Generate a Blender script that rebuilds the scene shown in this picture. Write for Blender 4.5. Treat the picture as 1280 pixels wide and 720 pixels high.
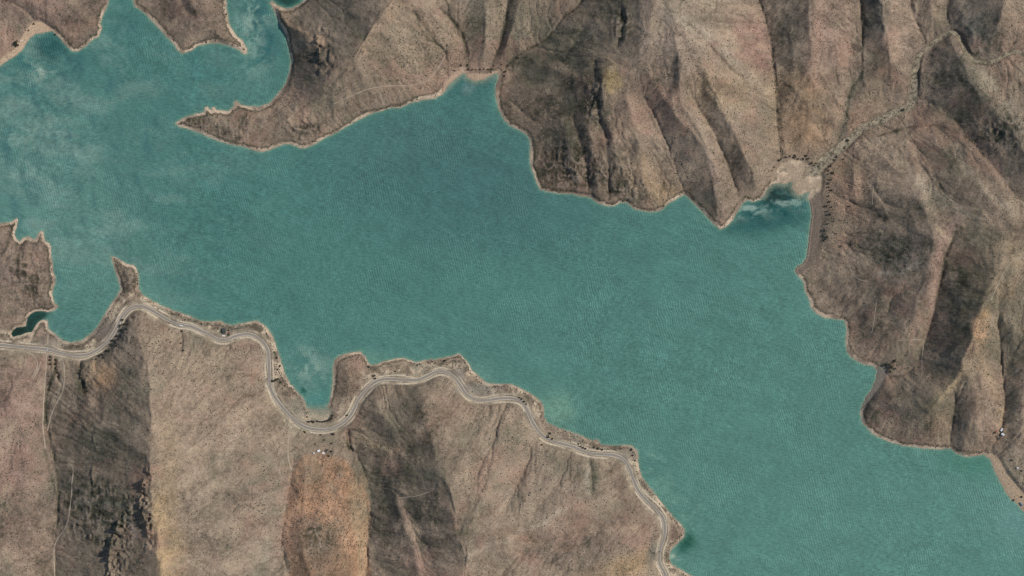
import bpy, math, random
import numpy as np
from mathutils import Vector
random.seed(7); rng = np.random.default_rng(7)
S = bpy.context.scene
for o in list(bpy.data.objects): bpy.data.objects.remove(o)

# ------------------------------------------------------------------ camera, sky, sun, exposure
PX = 2.4                       # metres per photo pixel
CAMZ = 15000.0
cam = bpy.data.cameras.new('camera'); camo = bpy.data.objects.new('camera', cam)
S.collection.objects.link(camo); camo.location = (0, 0, CAMZ)
cam.sensor_width = 36; cam.lens = 36*CAMZ/(1280*PX); cam.clip_start = 100; cam.clip_end = 40000
S.camera = camo
SUN_EL, SUN_AZ = math.radians(49), math.radians(76)     # azimuth clockwise from +Y
W = bpy.data.worlds.new('World'); S.world = W; W.use_nodes = True
nt = W.node_tree; bg = nt.nodes['Background']
sky = nt.nodes.new('ShaderNodeTexSky'); sky.sky_type = 'NISHITA'; sky.sun_disc = False
sky.sun_elevation = SUN_EL; sky.sun_rotation = SUN_AZ; sky.altitude = 600
nt.links.new(sky.outputs[0], bg.inputs[0]); bg.inputs[1].default_value = 0.10
sl = bpy.data.lights.new('sun', 'SUN'); sl.energy = 3.0; sl.angle = math.radians(0.5); sl.color = (1, .955, .89)
so = bpy.data.objects.new('sun', sl); S.collection.objects.link(so)
sd = Vector((math.sin(SUN_AZ)*math.cos(SUN_EL), math.cos(SUN_AZ)*math.cos(SUN_EL), math.sin(SUN_EL)))
so.rotation_euler = sd.to_track_quat('Z', 'Y').to_euler(); so.location = sd*3000
S.render.engine = 'CYCLES'; S.cycles.pixel_filter_type = 'BLACKMAN_HARRIS'; S.cycles.filter_width = 1.15
S.view_settings.view_transform = 'Standard'; S.view_settings.look = 'None'
S.view_settings.exposure = 0.0; S.view_settings.gamma = 1

# ------------------------------------------------------------------ survey data (photo pixels, heights in metres)
LAND_NW = [(-300,230),(-80,130),(0,83),(10,75),(22,68),(30,60),(37,48),(45,42),(55,41),(65,39),(72,45),(80,54),(86,60),(90,64),(98,64),(107,58),(117,49),(124,45),(127,37),(126,28),(130,16),(134,8),(136,0),(140,-80),(120,-250),(-300,-250)]
LAND_N2 = [(175,-250),(163,-80),(166,0),(168,8),(178,14),(190,26),(205,42),(217,55),(222,63),(228,67),(238,64),(248,57),(262,54),(275,54),(290,59),(300,63),(305,68),(309,67),(309,60),(303,50),(297,46),(290,36),(286,28),(284,14),(283,0),(286,-80),(300,-250)]
LAND_N = [(380,-250),(400,-80),(395,-30),(383,-3),(375,5),(366,10),(358,11),(347,7),(340,1),(337,4),(343,14),(347,25),(352,33),(358,45),(361,60),(364,75),(362,90),(357,105),(348,117),(338,128),(325,133),(311,133),(302,131),(296,126),(292,128),(293,132),(285,139),(278,138),(270,137),(269,134),(265,134),(264,138),(260,133),(256,134),(255,141),(245,142),(235,145),(225,150),(219,154),(223,158),(235,161),(248,165),(262,172),(275,177),(290,181),(303,183),(318,188),(328,190),(338,187),(347,183),(357,180),(365,181),(375,185),(382,185),(390,182),(402,175),(412,170),(425,163),(437,156),(450,149),(462,143),(475,139),(488,135),(500,135),(505,133),(512,129),(530,125),(545,123),(553,118),(560,107),(568,100),(575,94),(580,91),(584,96),(592,101),(602,100),(610,96),(618,92),(623,91),(622,99),(619,110),(620,124),(624,138),(630,150),(637,157),(648,162),(658,168),(662,174),(663,185),(662,200),(665,212),(670,226),(675,237),(685,239),(700,242),(715,242),(725,245),(738,247),(746,253),(757,257),(766,258),(775,253),(783,253),(791,260),(800,263),(815,265),(826,263),(834,256),(840,252),(850,246),(857,244),(863,250),(872,259),(882,269),(890,278),(900,287),(907,284),(915,276),(922,265),(928,254),(934,250),(943,252),(950,250),(955,244),(960,235),(967,230),(975,229),(982,230),(988,227),(991,228),(990,233),(992,238),(996,243),(1001,244),(1006,241),(1012,239),(1010,246),(1011,250),(1014,262),(1014,272),(1013,282),(1011,295),(1010,310),(1008,320),(1003,330),(997,332),(993,338),(998,345),(1004,352),(1006,362),(1010,372),(1014,385),(1020,392),(1030,397),(1045,399),(1056,401),(1058,410),(1057,425),(1058,438),(1063,446),(1072,452),(1082,456),(1092,457),(1096,463),(1095,473),(1090,485),(1083,495),(1077,508),(1075,518),(1078,528),(1086,538),(1095,545),(1110,552),(1130,557),(1150,560),(1175,562),(1187,560),(1195,567),(1207,571),(1220,570),(1230,568),(1238,575),(1243,588),(1249,600),(1255,612),(1262,623),(1272,631),(1280,640),(1400,760),(1580,970),(1580,-250)]
LAND_S = [(-300,300),(-80,265),(0,279),(10,278),(16,276),(21,272),(23,275),(21,285),(18,293),(21,299),(25,302),(29,297),(33,296),(37,295),(41,299),(45,298),(49,290),(52,288),(55,291),(56,300),(62,304),(64,308),(64,318),(66,330),(67,342),(70,347),(69,355),(67,359),(65,367),(68,378),(73,383),(68,388),(58,390),(45,389),(38,393),(34,398),(33,408),(25,409),(20,410),(14,417),(16,421),(25,419),(32,416),(40,415),(43,409),(47,403),(54,399),(60,401),(60,411),(66,415),(72,420),(79,426),(90,428),(103,425),(112,418),(122,408),(130,394),(137,382),(145,372),(151,361),(148,352),(146,345),(143,335),(140,326),(138,319),(144,321),(152,326),(160,330),(167,331),(171,336),(173,345),(174,355),(173,361),(178,368),(190,376),(205,383),(220,389),(235,394),(250,401),(262,402),(276,401),(280,404),(290,407),(303,404),(313,402),(322,401),(330,406),(336,412),(341,420),(345,432),(349,444),(353,456),(356,466),(362,478),(370,488),(377,495),(382,503),(385,511),(390,512),(408,512),(411,505),(413,497),(415,485),(416,470),(416,458),(418,450),(423,445),(432,442),(442,440),(450,439),(455,444),(460,452),(464,456),(472,455),(482,451),(495,448),(504,447),(512,450),(520,453),(532,450),(545,449),(556,447),(565,445),(574,442),(580,448),(586,455),(590,463),(596,468),(602,473),(610,479),(625,480),(640,480),(650,485),(660,490),(670,496),(677,503),(680,510),(680,520),(683,527),(692,532),(702,536),(712,539),(725,544),(740,551),(746,549),(752,556),(765,557),(780,556),(790,557),(797,563),(798,573),(799,585),(803,597),(811,608),(822,622),(833,636),(842,646),(852,656),(856,664),(855,671),(848,679),(841,685),(837,691),(836,698),(839,704),(845,709),(855,714),(868,722),(940,800),(1050,970),(-300,970)]

ROAD = [(-300,415),(-60,424),(0,431),(20,433),(40,435),(60,437),(75,441),(90,444),(105,444),(115,441),(125,435),(135,426),(143,415),(148,405),(153,395),(160,387),(168,383),(178,383),(188,387),(200,394),(212,401),(225,406),(238,408),(250,413),(262,418),(272,424),(282,425),(292,421),(303,418),(313,418),(322,422),(330,429),(335,440),(336,455),(337,470),(337,480),(340,490),(346,500),(355,511),(365,522),(373,529),(385,535),(400,537),(413,536),(425,531),(434,524),(440,516),(444,508),(449,498),(458,487),(468,478),(480,474),(495,474),(510,475),(522,475),(532,471),(540,467),(550,464),(560,466),(568,472),(575,481),(580,489),(587,496),(597,500),(610,500),(625,498),(640,498),(650,501),(657,509),(662,520),(667,530),(675,541),(685,549),(700,554),(715,558),(727,563),(740,567),(755,568),(768,569),(780,575),(787,586),(792,600),(798,613),(808,625),(820,636),(829,648),(831,660),(830,672),(826,684),(824,695),(825,705),(830,715),(838,730),(870,770),(960,860),(1010,970)]

# crest lines and valley floors: (x, y, height)
CREST = [
 [(160,402,14),(172,425,55),(182,450,100),(186,480,135),(187,540,175),(186,600,200),(191,660,215),(198,720,225),(200,800,235),(200,970,250)],
 [(-300,520,120),(-60,520,95),(-50,620,130),(-40,760,150),(-60,970,170)],
 [(396,566,18),(384,588,44),(376,615,62),(374,650,80),(380,685,96),(388,720,108),(396,770,122),(410,970,150)],
 [(553,471,16),(541,490,45),(529,508,72),(531,530,98),(546,560,128),(560,595,158),(569,630,176),(573,665,186),(582,695,194),(584,780,205),(590,970,230)],
 [(582,695,194),(630,672,158),(669,656,126),(700,636,100),(728,618,72),(735,592,46),(735,575,18)],
 [(812,712,40),(765,715,90),(720,733,118),(660,790,170),(620,900,200)],
 [(15,320,20),(35,345,22),(50,370,12)], [(15,375,18),(-20,360,30),(-150,340,50)],
 [(142,324,3),(152,338,9),(160,352,10),(163,368,9)],
 [(430,455,12),(436,475,19),(434,500,14)],
 [(572,452,8),(582,466,10)],
 [(-200,-50,80),(0,-20,42),(50,5,34),(100,20,20),(118,35,8)], [(70,-200,70),(75,-60,50),(60,5,34)],
 [(225,-200,90),(228,-40,60),(240,5,44),(258,32,20),(285,52,9),(303,60,3)],
 [(222,154,1.5),(245,150,7),(280,158,12),(320,165,12),(350,152,22),(385,134,45),(405,120,66),(424,98,92),(442,74,112),(458,50,124),(480,22,134),(505,-8,145),(530,-80,165),(540,-250,190)],
 [(343,10,4),(362,28,30),(384,47,62),(400,58,78)],
 [(599,84,6),(606,55,40),(608,10,66),(611,-50,92),(612,-250,150)],
 [(622,84,6),(638,48,38),(647,15,58),(655,-50,85),(665,-250,130)],
 [(817,-250,260),(817,-60,225),(817,0,205),(813,30,192),(803,60,178),(795,88,160),(775,92,156),(754,98,146),(753,122,128),(762,150,106),(769,180,82),(772,215,50),(770,248,10)],
 [(803,60,178),(814,92,158),(832,122,136),(852,150,116),(872,178,92),(886,205,68),(894,235,42),(897,262,20),(900,282,3)],
 [(817,0,205),(845,20,190),(862,55,176),(880,90,156),(897,128,132),(916,158,104),(929,188,76),(940,214,50),(947,244,6)],
 [(1010,-250,220),(1010,-60,165),(1010,0,136),(1012,40,120),(1010,80,94),(1005,110,68),(1003,150,38),(1006,188,12)],
 [(1098,-250,210),(1100,-60,155),(1101,0,124),(1105,30,110),(1110,60,92),(1114,90,66),(1118,115,38),(1118,134,24)],
 [(1165,-250,190),(1165,-60,130),(1165,0,102),(1168,22,84),(1172,40,60)],
 [(1252,-250,230),(1252,-60,185),(1252,0,155),(1250,30,130),(1246,58,94)],
 [(1186,52,60),(1203,78,100),(1215,102,128),(1233,125,150),(1256,150,168),(1274,180,184),(1300,220,198),(1360,300,220),(1580,400,260)],
 [(1070,182,18),(1092,186,38),(1112,200,60),(1134,222,84),(1148,246,104),(1158,272,122),(1168,298,138),(1163,330,124),(1158,362,106),(1148,395,82),(1130,422,56),(1112,445,24)],
 [(1150,160,46),(1172,172,78),(1188,192,98),(1202,216,122),(1226,240,146),(1250,262,164),(1262,276,174),(1258,305,184),(1245,340,186),(1228,380,176),(1218,415,158),(1206,448,134),(1190,476,108),(1172,498,82),(1156,520,54),(1150,542,22),(1150,556,3)],
 [(1228,380,176),(1232,430,138),(1226,480,104),(1214,520,68),(1205,550,28),(1202,566,4)],
 [(1310,380,180),(1286,410,140),(1280,450,112),(1277,500,80),(1278,535,52),(1300,560,40),(1360,600,50),(1580,700,90)],
 [(1040,240,9),(1070,262,30),(1100,285,58),(1135,290,92)],
 [(1022,345,10),(1050,338,34),(1085,345,62),(1125,352,92)],
 [(1083,520,8),(1105,505,34),(1135,508,48),(1156,520,54)],
]
VALLEY = [
 [(61,437,5),(60,455,9),(58,480,16),(57,520,28),(68,570,45),(74,630,62),(69,680,74),(72,760,92),(80,970,130)],
 [(380,541,15),(368,560,24),(366,590,36),(359,625,50),(354,650,60),(354,690,74),(362,730,88),(370,800,108),(380,970,140)],
 [(437,538,11),(446,565,22),(460,600,36),(464,630,48),(460,660,60),(458,700,74),(458,760,94),(470,970,130)],
 [(818,696,14),(790,684,42),(740,668,68),(700,672,88),(645,700,126),(605,745,166)],
 [(584,92,1.5),(583,60,16),(577,42,26),(562,22,42),(545,-5,62),(560,-80,90),(570,-250,120)],
 [(560,98,2.5),(556,66,18),(540,48,36),(520,18,66)],
 [(614,90,2.5),(620,70,10),(628,45,22),(633,10,40),(638,-50,66),(640,-250,110)],
 [(629,88,3),(642,73,10),(660,62,18),(678,53,28),(692,38,40),(705,22,52),(728,2,72),(745,-50,98),(760,-250,150)],
 [(857,244,1.5),(850,225,16),(842,200,34),(830,170,58),(816,140,88),(802,112,130)],
 [(926,253,2),(917,226,18),(906,195,42),(892,165,72),(874,135,108),(856,105,146)],
 [(977,202,5),(975,180,12),(972,150,22),(970,117,34),(966,80,48),(963,50,60),(955,15,76),(940,-40,100),(920,-250,150)],
 [(1042,188,7),(1052,165,12),(1059,140,19),(1063,113,29),(1074,95,38),(1077,74,46),(1078,40,60),(1076,0,76),(1075,-60,98),(1070,-250,150)],
 [(1018,215,3.5),(1038,195,6),(1050,185,8),(1065,172,11),(1080,160,14),(1100,150,18),(1120,140,22),(1137,133,26),(1143,110,31),(1144,90,35),(1150,70,41),(1165,55,47),(1180,45,52),(1190,40,56),(1200,48,61),(1207,62,65),(1215,73,69),(1230,78,74),(1245,75,79),(1258,68,84),(1270,65,89),(1290,72,96),(1360,90,122),(1580,140,170)],
 [(1158,55,46),(1150,35,58),(1143,20,68),(1138,0,78),(1135,-60,98),(1130,-250,150)],
 [(1190,38,57),(1184,20,66),(1182,0,76),(1180,-60,98),(1190,-250,150)],
 [(1128,150,28),(1140,175,48),(1160,200,76),(1176,232,100),(1188,262,122),(1196,288,130),(1182,320,108),(1176,350,92),(1170,382,72),(1160,420,46),(1150,448,36),(1135,466,22),(1108,474,6)],
 [(1160,128,36),(1186,142,66),(1216,176,98),(1242,208,128),(1266,240,152),(1300,270,176)],
 [(1018,300,5),(1050,305,24),(1085,312,48),(1120,318,76)],
 [(1060,402,4),(1085,395,24),(1115,385,50)],
 [(1187,558,2),(1192,520,34),(1194,490,66)],
 [(1235,566,4),(1250,540,26),(1255,500,52),(1252,450,84),(1248,405,126)],
]
# secondary relief: (polyline, amplitude m, half width px)
SPUR = [
 ([(495,622),(504,648),(518,684),(527,740)],9,8), ([(470,500),(492,540),(505,580)],8,9),
 ([(785,130),(799,185),(808,240)],14,9), ([(735,160),(742,205),(748,240)],10,8), ([(700,150),(715,185),(722,225)],8,9),
 ([(1045,60),(1052,110),(1040,150)],7,9), ([(985,40),(992,80),(985,120)],6,8),
 ([(240,480),(290,540),(320,600)],9,16), ([(230,600),(270,650),(290,720)],10,14), ([(640,540),(610,600),(590,650)],9,14),
 ([(690,560),(680,600),(650,640)],9,10), ([(20,500),(35,560),(30,640)],9,12), ([(90,600),(130,610),(165,600)],6,8),
 ([(1190,110),(1150,160),(1100,170)],7,9), ([(1240,190),(1215,170),(1180,160)],6,7), ([(1275,215),(1240,225)],7,7),
 ([(900,60),(930,90),(950,120)],8,11), ([(845,60),(850,100),(840,130)],8,9), ([(690,90),(720,100),(745,112)],8,7),
 ([(1085,395),(1110,375),(1140,370)],8,8), ([(1115,420),(1095,430),(1080,440)],5,7), ([(1262,320),(1255,370),(1262,420)],7,8),
]
GULLY = [
 ([(737,572),(738,590),(738,612)],-8,4), ([(433,540),(436,552),(438,562)],-9,2.6), ([(660,560),(655,590),(640,620)],-6,7),
 ([(62,442),(63,460)],-4,2), ([(70,447),(69,462),(73,474)],-4,2), ([(100,452),(101,470),(108,488)],-6,3), ([(228,408),(226,425),(229,442)],-3,3),
 ([(155,398),(150,415),(138,435),(124,447)],-6,4), ([(470,690),(485,640),(478,600)],-3,8), ([(540,700),(530,670),(515,640)],-4,8),
 ([(1090,232),(1105,255),(1130,262)],-5,4), ([(1060,250),(1080,262),(1095,262)],-4,3), ([(1095,150),(1110,165),(1130,172),(1160,165)],-5,5),
 ([(640,130),(665,150)],-5,3), ([(742,80),(744,110),(746,140),(755,170)],-8,5), ([(776,20),(776,40),(770,60)],-8,3.5),
 ([(730,40),(700,75),(650,85)],-6,6), ([(715,145),(730,190),(735,235)],-6,5), ([(756,170),(758,210),(762,240)],-6,4),
 ([(30,300),(22,312),(8,322)],-5,2.5), ([(24,300),(22,330),(25,350)],-4,2.5), ([(42,300),(40,335)],-3,3),
 ([(850,30),(880,60),(905,85),(925,97)],-6,7), ([(0,0),(22,8),(38,22),(43,27)],-5,3), ([(225,-10),(235,15),(250,25)],-6,6),
 ([(1050,140),(1054,120),(1056,90),(1060,60)],-5,6), ([(250,560),(245,600),(230,640)],-5,8), ([(300,480),(280,520),(220,540)],-4,9),
 ([(680,700),(700,690),(735,680)],-4,5), ([(560,60),(540,90),(520,110)],-4,5),
]
# west facing rock steps: (polyline north to south, drop m, width px)
SCARP = [
 ([(156,636),(151,650),(147,668),(144,685),(140,705),(138,735)],34,9), ([(188,594),(181,612),(178,628),(180,640)],26,7), ([(187,625),(188,645),(190,668)],24,6),
 ([(121,540),(123,560),(119,590),(121,610),(118,626)],9,3.5), ([(104,658),(101,670)],9,3), ([(117,662),(115,675)],9,3), ([(163,575),(163,592)],7,3), ([(159,705),(155,735)],14,5),
 ([(394,44),(396,58),(398,70),(400,82)],28,6), ([(378,40),(381,52)],10,4), ([(413,52),(410,72),(412,90)],14,6), ([(392,88),(394,100)],9,3),
 ([(372,142),(380,152),(388,160)],11,4), ([(384,146),(392,156),(400,162)],10,4), ([(355,150),(364,160),(372,170)],9,4),
 ([(741,110),(743,125),(741,142),(750,152)],12,4), ([(777,28),(776,38)],12,3), ([(768,186),(771,200),(780,225)],10,4), ([(740,195),(750,215),(762,230)],9,4), ([(785,225),(790,245)],9,4),
 ([(569,466),(574,473),(579,482)],9,3.4), ([(833,645),(836,655),(837,668)],7,3), ([(815,690),(814,700),(813,712)],9,4), ([(724,554),(731,560)],4,3),
 ([(651,498),(657,504)],4,2.5), ([(1142,5),(1143,20)],9,3), ([(1245,68),(1262,66),(1285,70)],9,4), ([(100,462),(103,480)],8,4), ([(108,470),(111,490)],8,4),
 ([(0,320),(8,312),(12,300)],7,3), ([(22,330),(24,350)],7,3), ([(258,136),(262,148),(270,160)],6,3), ([(735,565),(740,558)],3,3),
]
TRACKS = {
 'service_track': [[(60,402),(60,430)],[(59,440),(57,470),(56,500),(55,530),(58,560)],[(76,446),(80,455),(81,478),(78,492),(66,515),(61,538)],
                   [(26,438),(40,443),(47,452),(46,462),(40,472)],[(52,452),(48,462),(42,474)]],
 'hill_track': [[(368,528),(361,545),(361,570),(366,588)],[(88,578),(94,584),(93,605),(91,630),(86,655),(72,680),(72,720)],
                [(418,131),(440,121),(462,112),(490,108),(515,107),(535,100),(548,85),(557,68)],[(473,112),(480,132)],
                [(1092,226),(1090,238),(1089,256)],[(1093,378),(1090,410),(1088,416)],
                [(1120,425),(1150,425),(1153,432),(1151,450),(1150,470),(1140,480),(1132,488)],
                [(1053,65),(1060,72),(1067,74),(1076,65)],[(1255,548),(1264,553),(1270,561)],[(1232,375),(1245,345),(1256,328),(1270,322),(1276,340),(1266,356)],
                [(500,621),(520,618),(540,612)],[(1082,352),(1070,348),(1060,334)]],
}

# ------------------------------------------------------------------ grid helpers
X0, Y0, X1, Y1 = -300, -250, 1580, 970
NX, NY = X1-X0+1, Y1-Y0+1
def tri(px, py, h=0.0):        # photo pixel + height -> place on the ground plan (pixels)
    k = 1-h/CAMZ
    return 640+(px-640)*k, 360+(py-360)*k
def smooth_line(pts, n=6, jit=0.0, seed=0, vals=True):
    P = np.array(pts, float)
    if len(P) > 2:
        out = []
        Q = np.vstack([2*P[0]-P[1], P, 2*P[-1]-P[-2]])
        for i in range(1, len(Q)-2):
            for t in np.arange(n)/n:
                a, b, c, d = Q[i-1], Q[i], Q[i+1], Q[i+2]
                out.append(.5*((2*b)+(-a+c)*t+(2*a-5*b+4*c-d)*t*t+(-a+3*b-3*c+d)*t**3))
        out.append(P[-1]); P2 = np.array(out)
    else:
        t = np.linspace(0, 1, n+1)[:, None]; P2 = P[0]*(1-t)+P[1]*t
    if jit:
        r = np.random.default_rng(seed); m = len(P2)
        for per, a in ((7, 1.0), (3, .6), (1, .25)):
            k = max(2, m//per+2); z = r.normal(size=(k, 2))*jit*a
            xs = np.linspace(0, k-1, m)
            for c in (0, 1): P2[:, c] += np.interp(xs, np.arange(k), z[:, c])
    return P2
def seg_field(lines, R, vals=False):
    """distance to the nearest polyline, side (+ = east of a line drawn north to south), value along it"""
    D = np.full((NY, NX), 1e3, np.float32); SG = np.ones((NY, NX), np.float32); V = np.zeros((NY, NX), np.float32)
    for L in lines:
        L = np.asarray(L, float)
        for a, b in zip(L[:-1], L[1:]):
            xa, xb = sorted((a[0], b[0])); ya, yb = sorted((a[1], b[1]))
            i0, i1 = int(max(0, xa-R-X0)), int(min(NX, xb+R-X0+2)); j0, j1 = int(max(0, ya-R-Y0)), int(min(NY, yb+R-Y0+2))
            if i0 >= i1 or j0 >= j1: continue
            gx = np.arange(i0, i1)[None, :]+X0-a[0]; gy = np.arange(j0, j1)[:, None]+Y0-a[1]
            dx, dy = b[0]-a[0], b[1]-a[1]; l2 = dx*dx+dy*dy+1e-9
            t = np.clip((gx*dx+gy*dy)/l2, 0, 1); d = np.hypot(gx-t*dx, gy-t*dy)
            s = np.sign(gx*dy-gy*dx)
            sub = D[j0:j1, i0:i1]; m = d < sub
            sub[m] = d[m]; SG[j0:j1, i0:i1][m] = (s+0*d)[m]
            if vals: V[j0:j1, i0:i1][m] = (a[2]+t*(b[2]-a[2]))[m]
    return D, SG, V
def poly_mask(poly):
    P = np.asarray(poly, float); M = np.zeros((NY, NX), bool)
    x1, y1 = P[:, 0], P[:, 1]; x2, y2 = np.roll(x1, -1), np.roll(y1, -1)
    for j in range(NY):
        y = j+Y0+.003
        c = (y1 > y) != (y2 > y)
        if not c.any(): continue
        xs = np.sort(x1[c]+(y-y1[c])*(x2[c]-x1[c])/(y2[c]-y1[c]))
        for a, b in zip(xs[::2], xs[1::2]):
            ia, ib = int(math.ceil(a-X0)), int(math.floor(b-X0))
            if ib >= 0 and ia < NX: M[j, max(0, ia):min(NX, ib+1)] = True
    return M
def blur(a, s):
    r = int(3*s+1); k = np.exp(-.5*(np.arange(-r, r+1)/s)**2); k /= k.sum(); k = k.astype(np.float32)
    b = np.pad(a, ((r, r), (0, 0)), 'edge'); o = np.zeros_like(a)
    for i, w in enumerate(k): o += w*b[i:i+a.shape[0]]
    b = np.pad(o, ((0, 0), (r, r)), 'edge'); o = np.zeros_like(a)
    for i, w in enumerate(k): o += w*b[:, i:i+a.shape[1]]
    return o
def vnoise(wl, seed, wly=None, off=None):
    wly = wly or wl; r = np.random.default_rng(seed)
    nx, ny = int(NX/wl)+4, int(NY/wly)+4; g = r.uniform(-1, 1, (ny, nx)).astype(np.float32)
    if off is None: x = np.arange(NX, dtype=np.float32)[None, :]/wl; y = np.arange(NY, dtype=np.float32)[:, None]/wly
    else:
        x = np.clip((np.arange(NX)[None, :]+off[0])/wl, 0, nx-2.01).astype(np.float32); y = np.clip((np.arange(NY)[:, None]+off[1])/wly, 0, ny-2.01).astype(np.float32)
    xi, yi = x.astype(int), y.astype(int); fx, fy = x-xi, y-yi; fx = fx*fx*(3-2*fx); fy = fy*fy*(3-2*fy)
    return (g[yi, xi]*(1-fx)+g[yi, xi+1]*fx)*(1-fy)+(g[yi+1, xi]*(1-fx)+g[yi+1, xi+1]*fx)*fy
def fbm(wl, seed, octv=5, gain=.5, off=None):
    o = 0; a = 1; t = 0
    for k in range(octv):
        if wl/2**k < 1.6: break
        o = o+a*vnoise(wl/2**k, seed+k*13, off=off); t += a; a *= gain
    return o/t
def sstep(a, b, x): t = np.clip((x-a)/(b-a), 0, 1); return t*t*(3-2*t)

# ------------------------------------------------------------------ land / water
shores = []
for k, L in enumerate((LAND_NW, LAND_N2, LAND_N, LAND_S)):
    P = np.array(L, float); P = np.vstack([P, P[:1]])
    out = []; r = np.random.default_rng(50+k)
    for a, b in zip(P[:-1], P[1:]):
        n = max(1, int(min(np.hypot(*(b-a)), 120)/2.2)); nrm = np.array([-(b-a)[1], (b-a)[0]])/(np.hypot(*(b-a))+1e-6)
        for i in range(n):
            q = a+(b-a)*i/n
            if i: q = q+nrm*r.normal()*.38
            out.append(q)
    shores.append(np.array(out))
masks = [poly_mask(s) for s in shores]
LAND = masks[0] | masks[1] | masks[2] | masks[3]
D, _, _ = seg_field([np.vstack([s, s[:1]]) for s in shores], 46)
SD = np.where(LAND, D, -D); SD = np.clip(SD, -46, 46)

def rpt(L, seed, jit): 
    P = smooth_line(L, 5, jit, seed)
    P[:, 2] = np.maximum(P[:, 2], .5)
    x, y = tri(P[:, 0], P[:, 1], P[:, 2]); return np.column_stack([x, y, P[:, 2]])
crest = [rpt(L, 100+i, 1.9) for i, L in enumerate(CREST)]
valley = [rpt(L, 300+i, .5) for i, L in enumerate(VALLEY)]
def road_h(x): return 9+2.5*np.sin(x/70.0)+1.5*np.sin(x/31.0+1)
RP = smooth_line([(x, y, 0) for x, y in ROAD], 5)
arc = np.concatenate([[0], np.cumsum(np.hypot(*np.diff(RP[:, :2], axis=0).T))]); RP[:, 2] = road_h(arc)
RP[:, 0], RP[:, 1] = tri(RP[:, 0], RP[:, 1], RP[:, 2])

def membrane():
    lines = crest+valley+[RP]
    pts = []
    for L in lines:
        for a, b in zip(L[:-1], L[1:]):
            n = max(1, int(np.hypot(b[0]-a[0], b[1]-a[1])/.8)); t = (np.arange(n)/n)[:, None]; pts.append(a+(b-a)*t)
    pts = np.vstack(pts); H = None
    for st in (32, 16, 8, 4, 2):
        nx, ny = (NX-1)//st+1, (NY-1)//st+1
        s = np.zeros((ny, nx)); c = np.zeros((ny, nx))
        i = np.round((pts[:, 0]-X0)/st).astype(int); j = np.round((pts[:, 1]-Y0)/st).astype(int)
        ok = (i >= 0) & (i < nx) & (j >= 0) & (j < ny)
        np.add.at(s, (j[ok], i[ok]), pts[ok, 2]); np.add.at(c, (j[ok], i[ok]), 1)
        fix = c > 0; val = np.where(fix, s/np.maximum(c, 1), 0)
        wat = ~LAND[::st, ::st][:ny, :nx]; val[wat] = 0; fix |= wat
        if H is None: H = np.full((ny, nx), 40.0)
        else:
            ox, oy = np.arange(nx)/2, np.arange(ny)/2
            xi = np.clip(ox.astype(int), 0, H.shape[1]-2); yi = np.clip(oy.astype(int), 0, H.shape[0]-2); fx, fy = ox-xi, (oy-yi)[:, None]
            H = (H[yi][:, xi]*(1-fx)+H[yi][:, xi+1]*fx)*(1-fy)+(H[yi+1][:, xi]*(1-fx)+H[yi+1][:, xi+1]*fx)*fy
        H = np.where(fix, val, H)
        chk = (np.add.outer(np.arange(ny), np.arange(nx)) % 2).astype(bool)
        for it in range(220 if st > 4 else 70):
            for col in (chk, ~chk):
                p = np.pad(H, 1, 'edge'); av = .25*(p[:-2, 1:-1]+p[2:, 1:-1]+p[1:-1, :-2]+p[1:-1, 2:])
                m = col & ~fix; H[m] += 1.6*(av[m]-H[m])
    x = np.arange(NX)/2; y = np.arange(NY)/2; xi = np.clip(x.astype(int), 0, H.shape[1]-2); yi = np.clip(y.astype(int), 0, H.shape[0]-2); fx, fy = x-xi, (y-yi)[:, None]
    return ((H[yi][:, xi]*(1-fx)+H[yi][:, xi+1]*fx)*(1-fy)+(H[yi+1][:, xi]*(1-fx)+H[yi+1][:, xi+1]*fx)*fy).astype(np.float32)
H = blur(membrane(), .9)

# secondary relief, rock steps
inl = sstep(2, 14, SD)
for L, a, w in SPUR+GULLY:
    P = smooth_line([(x, y, 0) for x, y in L], 4, 1.0, int(abs(a*100)+len(L)+L[0][0]))
    d, _, _ = seg_field([P], w*3); H += (a*np.exp(-np.minimum(d/w, 9)**1.6)*sstep(0, 6, SD)).astype(np.float32)
SCN = vnoise(9, 711)*.6+vnoise(4, 713)*.5
for L, a, w in SCARP:
    P = smooth_line([(x, y, 0) for x, y in L], 5, 1.5 if a > 20 else 1.0, int(L[0][0]+L[0][1]))
    d, s, _ = seg_field([P], w*6)
    end = np.minimum(np.hypot(np.arange(NX)[None, :]+X0-P[0, 0], np.arange(NY)[:, None]+Y0-P[0, 1]), np.hypot(np.arange(NX)[None, :]+X0-P[-1, 0], np.arange(NY)[:, None]+Y0-P[-1, 1]))
    sg = d*s*(1+.0)
    f = np.where(sg > 0, np.exp(-np.minimum(d/(w*1.2), 9)), np.exp(-np.minimum(d/1.0, 9)))*sstep(0, w*1.4, end)
    brk = .12+.8*sstep(-.45, .35, SCN) if a < 24 else .62+.95*SCN+.5*vnoise(2.6, 715)
    H += (a*.72*brk*f*(d < w*6)).astype(np.float32)

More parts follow.
